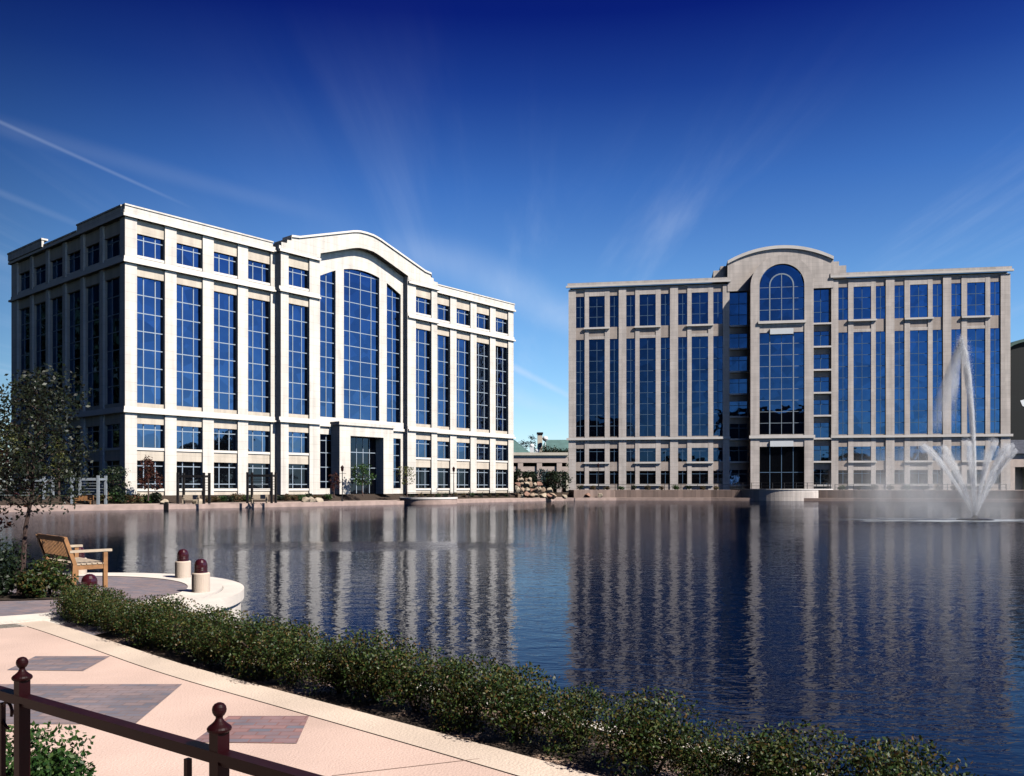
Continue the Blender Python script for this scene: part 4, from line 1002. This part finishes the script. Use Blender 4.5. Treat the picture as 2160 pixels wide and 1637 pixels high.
for k in range(7): border(440 + 13 * k, 5.0, .62, 1.0, 'low border shrub, %s of those between the two dark arbor frames' % ordw[k])
for k in range(8): border(586 + 15 * k, 5.2, .66, .95, 'low border shrub, %s from the left below the left flank of the pavilion' % ordw[k])
for k in range(12): border(868 + 18 * k, 5.4, .72, .75, 'small border shrub, %s from the left below the right wing of the white block' % ordw[k])
for k in range(11): border(1222 + 29 * k, 2.6, 1.92, .9, 'small terrace shrub, %s from the left at the foot of the tan block' % ordw[k])
for k in range(10): border(1778 + 34 * k, 2.6, 1.92, .9, 'small terrace shrub, %s from the left right of the round terrace' % ordw[k])
# boulders
def boulder(p, s, mt, seed, label, group):
    r = random.Random(seed); bm = bmesh.new()
    for _ in range(15):
        d = rand_unit(r) * r.uniform(.82, 1.1); bm.verts.new((d.x * s[0], d.y * s[1], d.z * s[2]))
    h = bmesh.ops.convex_hull(bm, input=bm.verts); bmesh.ops.delete(bm, geom=list({g_ for g_ in h['geom_interior'] + h['geom_unused'] if isinstance(g_, bmesh.types.BMVert)}), context='VERTS')
    bmesh.ops.bevel(bm, geom=bm.edges[:] , offset=.06 * s[0], segments=1, affect='EDGES')
    me = bpy.data.meshes.new('boulder'); bm.to_mesh(me); bm.free(); me.materials.append(M[mt])
    o = bpy.data.objects.new('boulder', me); C.objects.link(o); o.location = (p.x, p.y, p.z); o.rotation_euler = (0, 0, r.uniform(0, 6))
    return tag(o, label, 'boulder', group)
rk = random.Random(12)
k = 0
for row, (y0, n, zz, s0) in enumerate(((150, 9, .9, .95), (152, 8, 1.9, .95), (153.5, 6, 2.9, .9), (155, 4, 3.8, .8))):
    for j in range(n):
        px = 1093 + (9.5 - row * .3) * j + rk.uniform(-2, 2)
        sc = s0 * rk.uniform(.55, 1.0)
        lbs = ['bottom', 'second', 'third', 'topmost'][row]
        boulder(FY(px, y0, zz), (sc, sc * .9, sc * rk.uniform(.7, 1)), ('rock', 'rockp', 'rockr', 'rock', 'rockp')[k % 5], 40 + k, 'sandstone boulder in the %s layer of the rock pile, %s from the left' % (lbs, ordw[j]), 'boulders of the rock pile between the buildings'); k += 1
for j, (px, lb) in enumerate(((645, 'leftmost of the pale boulders before the left flank of the pavilion'), (658, 'middle pale boulder before the left flank of the pavilion'), (672, 'rightmost pale boulder before the left flank of the pavilion'), (418, 'pale boulder beside the first dark arbor frame'), (345, 'pale boulder below the first pier between windows of the white block'), (1215, 'pale boulder at the left end of the brick terrace'), (1240, 'reddish boulder on the left part of the brick terrace'), (1190, 'cream boulder at the right foot of the rock pile'), (1265, 'small cream boulder on the left part of the brick terrace'))):
    Y = {645: 108.5, 658: 109.2, 672: 110, 418: 96.8, 345: 94.2, 1215: 156.6, 1240: 156.4, 1190: 151.5, 1265: 156.4}[px]
    boulder(FY(px, Y, .75 if px < 1200 else .9), (.75, .6, .5), 'rockr' if px == 1240 else 'rockp', 80 + j, lb, None)

# ---- parking garage and things between the buildings
gx0, gx1, gy = -8.0, 10.9, 166.0
def zY(py, Y): return ZE + (hz_ - py) * Y / f_
g = empty('parking_garage', (0, gy, 1.43), 'low tan parking deck seen between the two office blocks', 'building')
m = MB(); m.box((gx0, gy, zY(964, gy)), (gx1, gy + 30, zY(960.5, gy) - .01)); m.box((gx0, gy - .3, zY(960.5, gy)), (gx1, gy + 30, zY(954.5, gy))); m.build('coping', M['concp'], g)
m = MB(); m.box((gx0, gy + .05, zY(976, gy)), (gx1, gy + .6, zY(964, gy) - .01)); m.box((gx0, gy + .4, zY(995, gy)), (gx1, gy + .8, zY(984, gy))); m.build('spandrel', M['conc'], g)
m = MB(); m.box((gx0, gy + 6, 1.43), (gx1, gy + 6.5, zY(964, gy) - .02)); m.build('back_wall', M['shade'], g)
m = MB(); m.box((gx0, gy + .7, zY(984, gy) - .3), (gx1, gy + 6, zY(984, gy) - .02)); m.build('deck', M['shade'], g)
for px in (1098, 1138, 1180): 
    X = (px - cx_) / f_ * gy; m = MB(); m.box((X - .5, gy + .1, 1.43), (X + .5, gy + .7, zY(976, gy) - .01)); m.build('column', M['conc'], g)
for i, (px, Y, h, r_, lb) in enumerate(((1096, 161, 4.2, 1.6, 'dark shrub tree above the left of the rock pile'), (1118, 160, 3.8, 1.5, 'dark shrub tree above the middle of the rock pile'), (1142, 161, 4.2, 1.6, 'dark shrub tree behind the right of the rock pile'), (1166, 160, 4.0, 1.7, 'dark shrub tree left of the tan block corner'), (1186, 161, 3.9, 1.7, 'dark shrub tree hugging the tan block corner'))):
    tree('small_tree', FY(px, Y), h, .6, r_, 700, .4, 'leafdark' if i != 2 else 'leafblue', lb, 'shrub trees before the parking deck', seed=300 + i, trunk_r=.12)
# far things above the deck
def hip(pxa, pxb, Y, ze_, zr, label, slope=8):
    xa = (pxa - cx_) / f_ * Y; xb = (pxb - cx_) / f_ * Y; o = empty('green_roofed_house', ((xa + xb) / 2, Y, 1.43), label, 'building')
    m = MB(); m.box((xa + .6, Y + .6, 1.43), (xb - .6, Y + 13.4, ze_)); m.build('wall', M['concp'], o)
    m = MB(); a, b, c_, d = (xa, Y, ze_), (xb, Y, ze_), (xb, Y + 14, ze_), (xa, Y + 14, ze_); r0, r1 = (xa + slope, Y + 7, zr), (xb - slope, Y + 7, zr)
    for q in ((a, b, r1, r0), (b, c_, r1), (c_, d, r0, r1), (d, a, r0), (d, c_, b, a)): m.face(q)
    m.build('roof', M['groof'], o)
hip(1050, 1118, 255, zY(955, 255), zY(925, 255), 'house with a grey green hip roof just right of the white block', 5)
hip(1140, 1216, 260, zY(950, 260), zY(925, 260), 'house with a green hip roof just left of the tan block', 2)
Y = 245; X = (1139 - cx_) / f_ * Y
tw = empty('roof_tower', (X, Y, 1.43), 'small tan tower with a dark cap between the green roofs', 'tower')
m = MB(); m.box((X - .7, Y, 1.43), (X + .7, Y + 1.6, zY(916, Y))); m.build('shaft', M['concp'], tw); m = MB(); m.box((X - .9, Y - .2, zY(916, Y)), (X + .9, Y + 1.8, zY(912, Y))); m.build('cap', M['black'], tw)
X = (1150 - cx_) / f_ * 244; m = MB(); zc = zY(925.5, 244); m.lathe((X, 243.5, zc), [(.0, -.8), (.5, -.65), (.8, -.2), (.82, .1), (.6, .55), (.0, .8)], 16); m.tube([(X, 243.5, 1.43), (X, 243.5, zc - .7)], .15, 6); tag(atorigin(m.build('water_globe', M['panel'])), 'white round globe beside the small tan tower', 'globe')
for px, py, lb in ((1122, 938, 'white roof vent left of the small tan tower'), (1133, 948, 'lower white roof vent under the small tan tower')):
    X = (px - cx_) / f_ * 172; m = MB(); m.box((X - .4, 172, zY(954.5, 166) - .05), (X + .4, 172.8, zY(py + 4, 172))); m.lathe((X, 172.4, zY(py + 4, 172)), [(.5, 0), (.5, .25), (.3, .5), (0, .6)], 12); tag(atorigin(m.build('roof_vent', M['panel'])), lb, 'vent', 'white vents on the parking deck')
for i, (px, Y, H, mt, lb) in enumerate(((1103, 300, 19.0, 'leafblue', 'bluish far tree above the left green roof'), (1122, 296, 20.5, 'leafblue', 'taller bluish far tree next to the small tan tower'), (1152, 225, 13.0, 'leafdark', 'dark tree rising behind the deck under the white globe'), (1170, 226, 12.6, 'leafdark', 'dark tree rising behind the middle of the deck'), (1190, 225, 12.2, 'leafdark', 'dark tree behind the deck at the tan block corner'))):
    tree('tree', FY(px, Y, 1.43), H - 1, H * .35, 2.6, 900, .5, mt, lb, 'far trees between the buildings', seed=400 + i, trunk_r=.25)
# right edge: dark building with a curved roof, low building before it
Yd = 200; X0 = (2118 - cx_) / f_ * Yd; zt = zY(712, Yd)
db = empty('dark_building', (X0, Yd, 1.43), 'dark green building with a curved roof at the right edge, behind the tan block', 'building')
m = MB(); m.box((X0, Yd, 1.43), (X0 + 34, Yd + 25, zt - 5)); 
n = 20; cxm = X0 + 17
P = [(cxm - 17 * math.cos(math.pi * k / n), zt - 5 + 5 * math.sin(math.pi * k / n) ** .6) for k in range(n + 1)]
for a, b in zip(P, P[1:]): m.face([(a[0], Yd, zt - 5), (b[0], Yd, zt - 5), (b[0], Yd, b[1]), (a[0], Yd, a[1])])
m.build('wall', M['dgreen'], db)
m = MB()
for a, b in zip(P, P[1:]): m.hexa([(a[0], Yd - .8, a[1]), (b[0], Yd - .8, b[1]), (b[0], Yd + 25, b[1]), (a[0], Yd + 25, a[1]), (a[0], Yd - .8, a[1] + .7), (b[0], Yd - .8, b[1] + .7), (b[0], Yd + 25, b[1] + .7), (a[0], Yd + 25, a[1] + .7)])
m.build('curved_roof', M['dgreen2'], db)
m = MB(); xx = (2158 - cx_) / f_ * Yd; m.face([(xx - .7, Yd - .06, zY(845, Yd)), (xx + 2.4, Yd - .06, zY(838, Yd)), (xx + 2.4, Yd - .06, zY(868, Yd)), (xx - .2, Yd - .06, zY(856, Yd))]); m.build('banner', M['panel'], db)
Yl = 165; X0 = (2128 - cx_) / f_ * Yl
lb_ = empty('low_building', (X0, Yl, 1.43), 'low tan building with a grey sloping roof at the right edge', 'building')
m = MB(); m.box((X0, Yl, zY(985, Yl)), (X0 + 26, Yl + 16, zY(957, Yl))); m.box((X0, Yl + .02, 1.43), (X0 + 1.2, Yl + 16, zY(985, Yl))); m.build('wall', M['conc'], lb_)
m = MB(); m.box((X0 + 1.2, Yl + 3, 1.43), (X0 + 26, Yl + 3.2, zY(985, Yl) - .01)); m.build('arcade_back', M['shade'], lb_)
for k in range(5): 
    m = MB(); xx = X0 + 3.2 + k * 4.6; m.box((xx, Yl + .1, 1.43), (xx + .9, Yl + .9, zY(985, Yl) - .01)); m.build('column', M['conc'], lb_)
m = MB(); a, b = zY(957, Yl) + .01, zY(925, Yl); m.hexa([(X0 - .6, Yl - .6, a), (X0 + 27, Yl - .6, a), (X0 + 27, Yl + 17, a), (X0 - .6, Yl + 17, a), (X0 + 3, Yl + 5, b), (X0 + 23, Yl + 5, b), (X0 + 23, Yl + 11, b), (X0 + 3, Yl + 11, b)]); m.build('roof', M['slate'], lb_)

# ---- what the windows mirror: blocks and trees behind and to the right of the camera
def block(x0, x1, y0, y1, h, label, seed):
    o = empty('lakeside_block', ((x0 + x1) / 2, y1, .3), label, 'building', 'dark blocks mirrored in the windows')
    m = MB(); m.box((x0, y0, .3), (x1, y1, h)); m.build('wall', M['officewall'], o)
    m = MB(); m.box((x0 - .4, y0 - .4, h), (x1 + .4, y1 + .4, h + .8)); m.build('cornice', M['officewall'], o)
    m = MB(); n = int((x1 - x0) / 4)
    for i in range(n):
        for j in range(int(h / 4)): m.box((x0 + 1 + 4 * i, y1, 2 + 4 * j), (x0 + 3.2 + 4 * i, y1 + .06, 4.2 + 4 * j))
    m.build('windows', M['shade'], o)
block(-48, -17, -50, -30, 30.5, 'dark block mirrored in the left windows of the tan office block', 1)
block(22, 57, -52, -30, 33, 'dark block mirrored in the middle windows of the tan office block', 2)
tr_ = random.Random(31)
mirr = [tree('shore_tree', (0, 0, .3), 14, 3.5, 5.0, 3200, .9, 'leafdark', '', 'dark trees mirrored in the windows', seed=500 + k, trunk_r=.4, clump=.45) for k in range(2)]
sp = [(-55, -26), (-15, -28), (-6, -27), (4, -30), (14, -26), (66, -28), (74, -24), (82, -26), (91, -22), (99, -27), (126, 5), (128, 16), (125, 28), (130, 40), (126, 52), (132, 63), (127, 74), (133, 84)]
sp2 = [(-20, -35), (-10, -36), (-1, -35), (9, -37), (18, -35), (60, -36), (70, -35), (79, -36), (87, -34), (95, -36), (138, 0), (139, 11), (137, 22), (140, 33), (138, 46), (139, 57), (138, 68), (141, 79)]
for i, (x, y) in enumerate(sp):
    o = mirr[i % 2] if i < 2 else copy_tree(mirr[i % 2], (0, 0, 0)); o.location = (x, y, .3); s_ = tr_.uniform(.7, 1.15); o.scale = (s_, s_, s_ * tr_.uniform(.8, 1.15)); o.rotation_euler[2] = tr_.uniform(0, 6)
    o['label'] = ('dark tree mirrored in the low windows of the white block, %s from the near end' if i > 9 else 'dark tree mirrored in the low windows of the tan block, %s from the left') % ordw[i if i <= 9 else i - 10]

for i, (x, y) in enumerate(sp2):
    k = tr_.uniform(.7, .85); copy_tree(mirr[i % 2], (x, y, .3), ('smaller back row tree mirrored in the white block, %s from the near end' if i > 9 else 'smaller back row tree mirrored in the tan block, %s from the left') % ordw[i if i <= 9 else i - 10], tr_.uniform(0, 6), (k * 1.2, k * 1.2, k))
grove = [(-81, 98, 1.5), (-93, 104, 1.7), (-75, 88, 1.2), (-100, 118, 1.9), (-99, 126, 1.8), (-112, 132, 2.0), (-112, 142, 1.9), (-122, 112, 1.8), (-90, 90, 1.5), (-108, 98, 1.7), (-125, 148, 2.0), (-128, 160, 2.1)]  # unseen trees, added to keep sky and ground light off the end wall
for i, (x, y, k) in enumerate(grove):
    copy_tree(mirr[i % 2], (x, y, 1.4), 'unseen dark tree added to darken the shaded end wall, %s from the water' % ordw[i], tr_.uniform(0, 6), (k, k, k * 1.15), 'unseen trees added to darken the end of the white block')
# ================================================================== FOUNTAIN
FB = at(2057, 1097, 0)
fo = empty('fountain', FB, 'white fountain on the lake with a tall centre jet and fanned side jets', 'fountain')
m = MB(); m.lathe(FB, [(0, -.1), (1.2, -.1), (1.25, .05), (.9, .12), (.3, .16), (.12, .35), (0, .36)], 20); m.build('nozzle_float', M['black'], fo)
fr = random.Random(77)
def tetra(mb, c, s):
    a = rand_unit(fr) * s; b = rand_unit(fr) * s; d = rand_unit(fr) * s
    mb.face([c + a, c + b, c + d])
def cj(t):                              # the centre jet leans left as it rises
    return FB + Vector((-.20 * t - .75 * t ** 3, 0, .25 + 12.9 * t))
def sj(xp, hp, az, t):                  # a side jet: nearly straight, easing over at its top, then falling and drifting left
    if t <= 1: x = xp * t; h = hp * (1 - (1 - t) ** 1.35)
    else: k = t - 1; x = xp * (1 + .45 * k); h = hp * (1 - k * k)
    return FB + Vector((x * math.cos(az), x * math.sin(az), .2 + h))
ms = MB()
m = MB(); m.tube([cj(k / 14) for k in range(15)], [.06 + .05 * (k / 14) + .02 * math.sin(k * 2.1) for k in range(14)] + [.03], 7); m.build('centre_jet', M['mist'], fo)
m = MB(); m.tube([cj(k / 14) for k in range(15)], [0] + [.11 + .17 * (k / 14) for k in range(1, 14)] + [0], 9, cap=False, steady=True); m.build('centre_plume', M['vcore'], fo, merge=True)
m = MB(); m.tube([cj(1) + Vector((-1.7 * (k / 8) ** .85, 0, -6.9 * k / 8 + .1)) for k in range(9)], [0] + [.12 + .98 * (k / 8) ** .9 for k in range(1, 8)] + [0], 12, cap=False, steady=True); m.build('falling_veil', M['vveil'], fo, merge=True)
for (c_, r_), mt_, nm_ in ((EL1, 'vmist', 'mist_cloud'), (EL2, 'vbase', 'mist_cloud')):
    m = MB(); pr_ = [(max(1e-4, math.sqrt(max(0, 1 - h_ * h_))), h_) for h_ in [-(c_[2] - .12) / r_[2] + (1 + (c_[2] - .12) / r_[2]) * k / 12 for k in range(13)]]
    q_ = FB + Vector(c_); rg = [[q_ + Vector((a_ * r_[0] * math.cos(2 * math.pi * t_ / 24), a_ * r_[1] * math.sin(2 * math.pi * t_ / 24), h_ * r_[2])) for t_ in range(24)] for a_, h_ in pr_]
    for A_, B_ in zip(rg, rg[1:]):
        for t_ in range(24): m.face([A_[t_], A_[(t_ + 1) % 24], B_[(t_ + 1) % 24], B_[t_]])
    m.face(rg[0][::-1]); m.face(rg[-1]); m.build(nm_, M[mt_], fo, merge=True)
d1 = MB()
for _ in range(38000):
    t = fr.random() ** .75; s = .06 + .16 * t ** 2.2
    tetra(d1, cj(t) + Vector((fr.gauss(0, s), fr.gauss(0, s), fr.gauss(0, .2))), fr.uniform(.012, .032))
for _ in range(56000):                     # falling veil of the centre jet, blown to the left
    k = fr.random() ** 1.2; q = cj(1) + Vector((-2.1 * k ** .8, 0, -6.6 * k)); q.x += abs(fr.gauss(0, 1)) * .55 * k ** .6 if fr.random() < .6 else 0
    s = .08 + .28 * k
    tetra(d1, q + Vector((fr.gauss(0, s), fr.gauss(0, s), fr.gauss(0, .25))), fr.uniform(.013, .034) * (1 - .45 * k))
d1.build('centre_spray', M['spray'], fo)
NJ = 13
for j in range(NJ):
    az = 2 * math.pi * j / NJ + math.pi; xp = 3.75 * fr.uniform(.92, 1.08) * (1.0 if math.cos(az) < 0 else .72); hp = 5.1 * fr.uniform(.92, 1.08)
    d = MB(); m = MB(); m.tube([sj(xp, hp, az, k / 8 * .85) for k in range(9)], [.02 + .03 * k / 8 for k in range(9)], 5)
    for _ in range(6500):
        t = fr.random() ** .85; s = .03 + .11 * t ** 1.2
        tetra(d, sj(xp, hp, az, t) + Vector((fr.gauss(-.25 * t ** 3, s), fr.gauss(0, s), fr.gauss(0, s * 1.5))), fr.uniform(.012, .034))
    jt = d.build('side_jet', M['spray'], fo); m.build('jet_core', M['mist'], jt)
    m = MB(); m.tube([sj(xp, hp, az, k / 9 * 1.12) for k in range(10)], [0] + [.06 + .27 * (k / 9) ** 1.3 for k in range(1, 8)] + [.2, 0], 8, cap=False, steady=True); m.build('jet_spray', M['vjet'], jt, merge=True)
    for _ in range(4200):
        t = 1 + fr.random() ** .8; k = t - 1; s = .2 + .5 * k
        tetra(ms, sj(xp, hp, az, t) + Vector((-1.9 * k - abs(fr.gauss(0, 1.5)) * (.3 + k), fr.gauss(0, s), fr.gauss(0, s * .5))), fr.uniform(.010, .028))
for _ in range(30000):                    # drifting mist to the left of the jets
    x = -fr.random() ** .9 * 11; top_ = 5.2 * math.exp(-((x + 4.2) / 4.2) ** 2) + .5
    if fr.random() > .1 + top_ / 7: continue
    p = FB + Vector((x + fr.gauss(0, .6), fr.gauss(0, 2.0), fr.random() ** .85 * top_)); tetra(ms, p, fr.uniform(.008, .026))
ms.build('falling_mist', M['mist'], fo)
m = MB(); m.face([(FB.x - 16, FB.y - 8, .012), (FB.x + 12, FB.y - 8, .012), (FB.x + 12, FB.y + 8, .012), (FB.x - 16, FB.y + 8, .012)])
fm = m.build('foam', M['foam']); me = fm.data; me.transform(Matrix.Translation(-Vector((FB.x, FB.y, 0)))); fm.location = (FB.x, FB.y, 0); tag(fm, 'white foam patches on the water round the fountain', 'foam', kind='stuff')

# ================================================================== SKY AND LIGHT
AZ = 34.0; EL = 45.0
sv = Vector((math.cos(R(AZ)) * math.cos(R(EL)), -math.sin(R(AZ)) * math.cos(R(EL)), math.sin(R(EL))))
sun = bpy.data.lights.new('sun', 'SUN'); sun.energy = 5.0; sun.angle = R(.53); sun.color = (1, .955, .88)
so = bpy.data.objects.new('sun', sun); C.objects.link(so); so.rotation_euler = sv.to_track_quat('Z', 'Y').to_euler(); so.location = (30, -30, 60)
W = bpy.data.worlds.new('World'); SC.world = W; W.use_nodes = True; nt = W.node_tree
bg = nt.nodes['Background']
sky = nd(nt, 'ShaderNodeTexSky', sky_type='NISHITA'); sky.sun_disc = False; sky.sun_elevation = R(EL); sky.sun_rotation = math.atan2(sv.x, sv.y)
sky.air_density = 1.0; sky.dust_density = .3; sky.ozone_density = 3.0
tc = nd(nt, 'ShaderNodeTexCoord'); sep = nd(nt, 'ShaderNodeSeparateXYZ'); nt.links.new(tc.outputs['Generated'], sep.inputs[0])
def MT(op, a, b=None, c=None, clamp=False):
    n = nd(nt, 'ShaderNodeMath', operation=op); n.use_clamp = clamp
    for i, v in enumerate((a, b, c)):
        if v is None: continue
        if isinstance(v, (int, float)): n.inputs[i].default_value = v
        else: nt.links.new(v, n.inputs[i])
    return n.outputs[0]
# polarised slide-film blue: the sky's own colour is deepened with elevation
ramp = nd(nt, 'ShaderNodeValToRGB'); nt.links.new(sep.outputs['Z'], ramp.inputs[0])
SKYR = [(0.0, (1.05, 1.16, 1.26)), (.06, (.88, 1.06, 1.22)), (.13, (.70, .96, 1.16)), (.22, (.56, .84, 1.10)), (.33, (.25, .50, .92)), (.42, (.08, .20, .62)), (.485, (.02, .06, .42)), (.6, (.02, .03, .32)), (1.0, (.02, .04, .25))]
el = ramp.color_ramp.elements
el[0].position = SKYR[0][0]; el[0].color = (*SKYR[0][1], 1); el[1].position = 1; el[1].color = (*SKYR[-1][1], 1)
for p, c_ in SKYR[1:-1]: e = el.new(p); e.color = (*c_, 1)
mul = nd(nt, 'ShaderNodeVectorMath', operation='MULTIPLY'); nt.links.new(sky.outputs[0], mul.inputs[0]); nt.links.new(ramp.outputs[0], mul.inputs[1])
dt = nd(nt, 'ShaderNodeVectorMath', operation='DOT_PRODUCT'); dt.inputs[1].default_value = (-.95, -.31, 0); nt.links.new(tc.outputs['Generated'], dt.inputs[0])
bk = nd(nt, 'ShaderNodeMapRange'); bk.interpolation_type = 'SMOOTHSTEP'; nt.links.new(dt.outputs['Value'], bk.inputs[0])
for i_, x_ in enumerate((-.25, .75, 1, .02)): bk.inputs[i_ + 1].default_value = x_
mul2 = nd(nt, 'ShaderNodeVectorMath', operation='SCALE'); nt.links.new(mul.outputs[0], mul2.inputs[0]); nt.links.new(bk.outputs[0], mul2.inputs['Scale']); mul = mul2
# sky plane coordinates for cirrus and vapour trails
zc_ = MT('MAXIMUM', sep.outputs['Z'], .02)
px_ = MT('DIVIDE', sep.outputs['X'], zc_); py_ = MT('DIVIDE', sep.outputs['Y'], zc_)
cmb = nd(nt, 'ShaderNodeCombineXYZ'); nt.links.new(px_, cmb.inputs[0]); nt.links.new(py_, cmb.inputs[1])
mp = nd(nt, 'ShaderNodeMapping'); mp.inputs['Rotation'].default_value = (0, 0, R(6)); mp.inputs['Scale'].default_value = (2.0, .18, 1); nt.links.new(cmb.outputs[0], mp.inputs[0])
n1 = nd(nt, 'ShaderNodeTexNoise'); n1.inputs['Scale'].default_value = 1.0; n1.inputs['Detail'].default_value = 9; n1.inputs['Roughness'].default_value = .58; n1.inputs['Distortion'].default_value = .5; nt.links.new(mp.outputs[0], n1.inputs['Vector'])
mp2 = nd(nt, 'ShaderNodeMapping'); mp2.inputs['Scale'].default_value = (.5, .22, 1); mp2.inputs['Location'].default_value = (3.3, 1.2, 0); nt.links.new(cmb.outputs[0], mp2.inputs[0])
n2 = nd(nt, 'ShaderNodeTexNoise'); n2.inputs['Scale'].default_value = 1; n2.inputs['Detail'].default_value = 3; nt.links.new(mp2.outputs[0], n2.inputs['Vector'])
def MR(v, a, b, c, d):
    n = nd(nt, 'ShaderNodeMapRange'); nt.links.new(v, n.inputs[0]); n.interpolation_type = 'SMOOTHSTEP'
    for i, x in enumerate((a, b, c, d)): n.inputs[i + 1].default_value = x
    return n.outputs[0]
ci = MT('MULTIPLY', MR(n1.outputs['Fac'], .46, .80, 0, 1), MR(n2.outputs['Fac'], .36, .60, 0, 1))
fade = MT('MULTIPLY', MR(py_, 1.6, 3.2, .0, 1), MR(sep.outputs['Z'], .03, .10, .25, 1))
ci = MT('MULTIPLY', MT('MULTIPLY', ci, fade), .25)
def skyp(px, py): d = Vector(((px - cx_), f_, hz_ - py)); return Vector((d.x / d.z, d.y / d.z))
def trail(a, b, wid, amt):
    A, B = skyp(*a), skyp(*b); d = (B - A); L = d.length; d.normalize(); nn = Vector((-d.y, d.x))
    s = MT('ADD', MT('MULTIPLY', px_, nn.x), MT('MULTIPLY', py_, nn.y)); s = MT('ABSOLUTE', MT('SUBTRACT', s, nn.dot(A)))
    t = MT('ADD', MT('MULTIPLY', px_, d.x), MT('MULTIPLY', py_, d.y)); t = MT('SUBTRACT', t, d.dot(A))
    k = MT('MULTIPLY', MR(s, 0, wid, 1, 0), MT('MULTIPLY', MR(t, -.1 * L, .1 * L, 0, 1), MR(t, L * .6, L, 1, 0)))
    return MT('MULTIPLY', MT('MULTIPLY', k, amt), MR(n1.outputs['Fac'], .2, .6, .45, 1))
tot = ci
for tr in (((-150, 190), (430, 450), .02, .11), ((-100, 365), (240, 505), .05, .07), ((-60, 250), (760, 480), .12, .045), ((1020, 742), (1260, 866), .10, .32), ((900, 520), (1330, 745), .30, .20), ((960, 780), (1180, 880), .35, .16)):
    tot = MT('ADD', tot, trail(*tr))
tot = MT('MINIMUM', tot, .8)
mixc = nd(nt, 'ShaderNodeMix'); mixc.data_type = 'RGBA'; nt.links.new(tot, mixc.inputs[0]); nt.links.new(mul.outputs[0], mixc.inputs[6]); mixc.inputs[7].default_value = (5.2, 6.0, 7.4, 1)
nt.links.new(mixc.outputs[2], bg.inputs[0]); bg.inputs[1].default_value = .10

cam = bpy.data.cameras.new('camera'); co = bpy.data.objects.new('camera', cam); C.objects.link(co)
cam.sensor_width = 36; cam.lens = 30.0; cam.shift_y = (hz_ - 818.5) / 2160; cam.clip_start = .05; cam.clip_end = 6000
co.location = (0, 0, ZE); co.rotation_euler = (R(90), 0, 0)
SC.camera = co
SC.view_settings.view_transform = 'Standard'; SC.view_settings.look = 'None'; SC.view_settings.exposure = .46; SC.view_settings.gamma = 1
SC.cycles.max_bounces = 8; SC.cycles.diffuse_bounces = 0; SC.cycles.volume_bounces = 3; SC.cycles.transparent_max_bounces = 24; SC.cycles.sample_clamp_indirect = 4
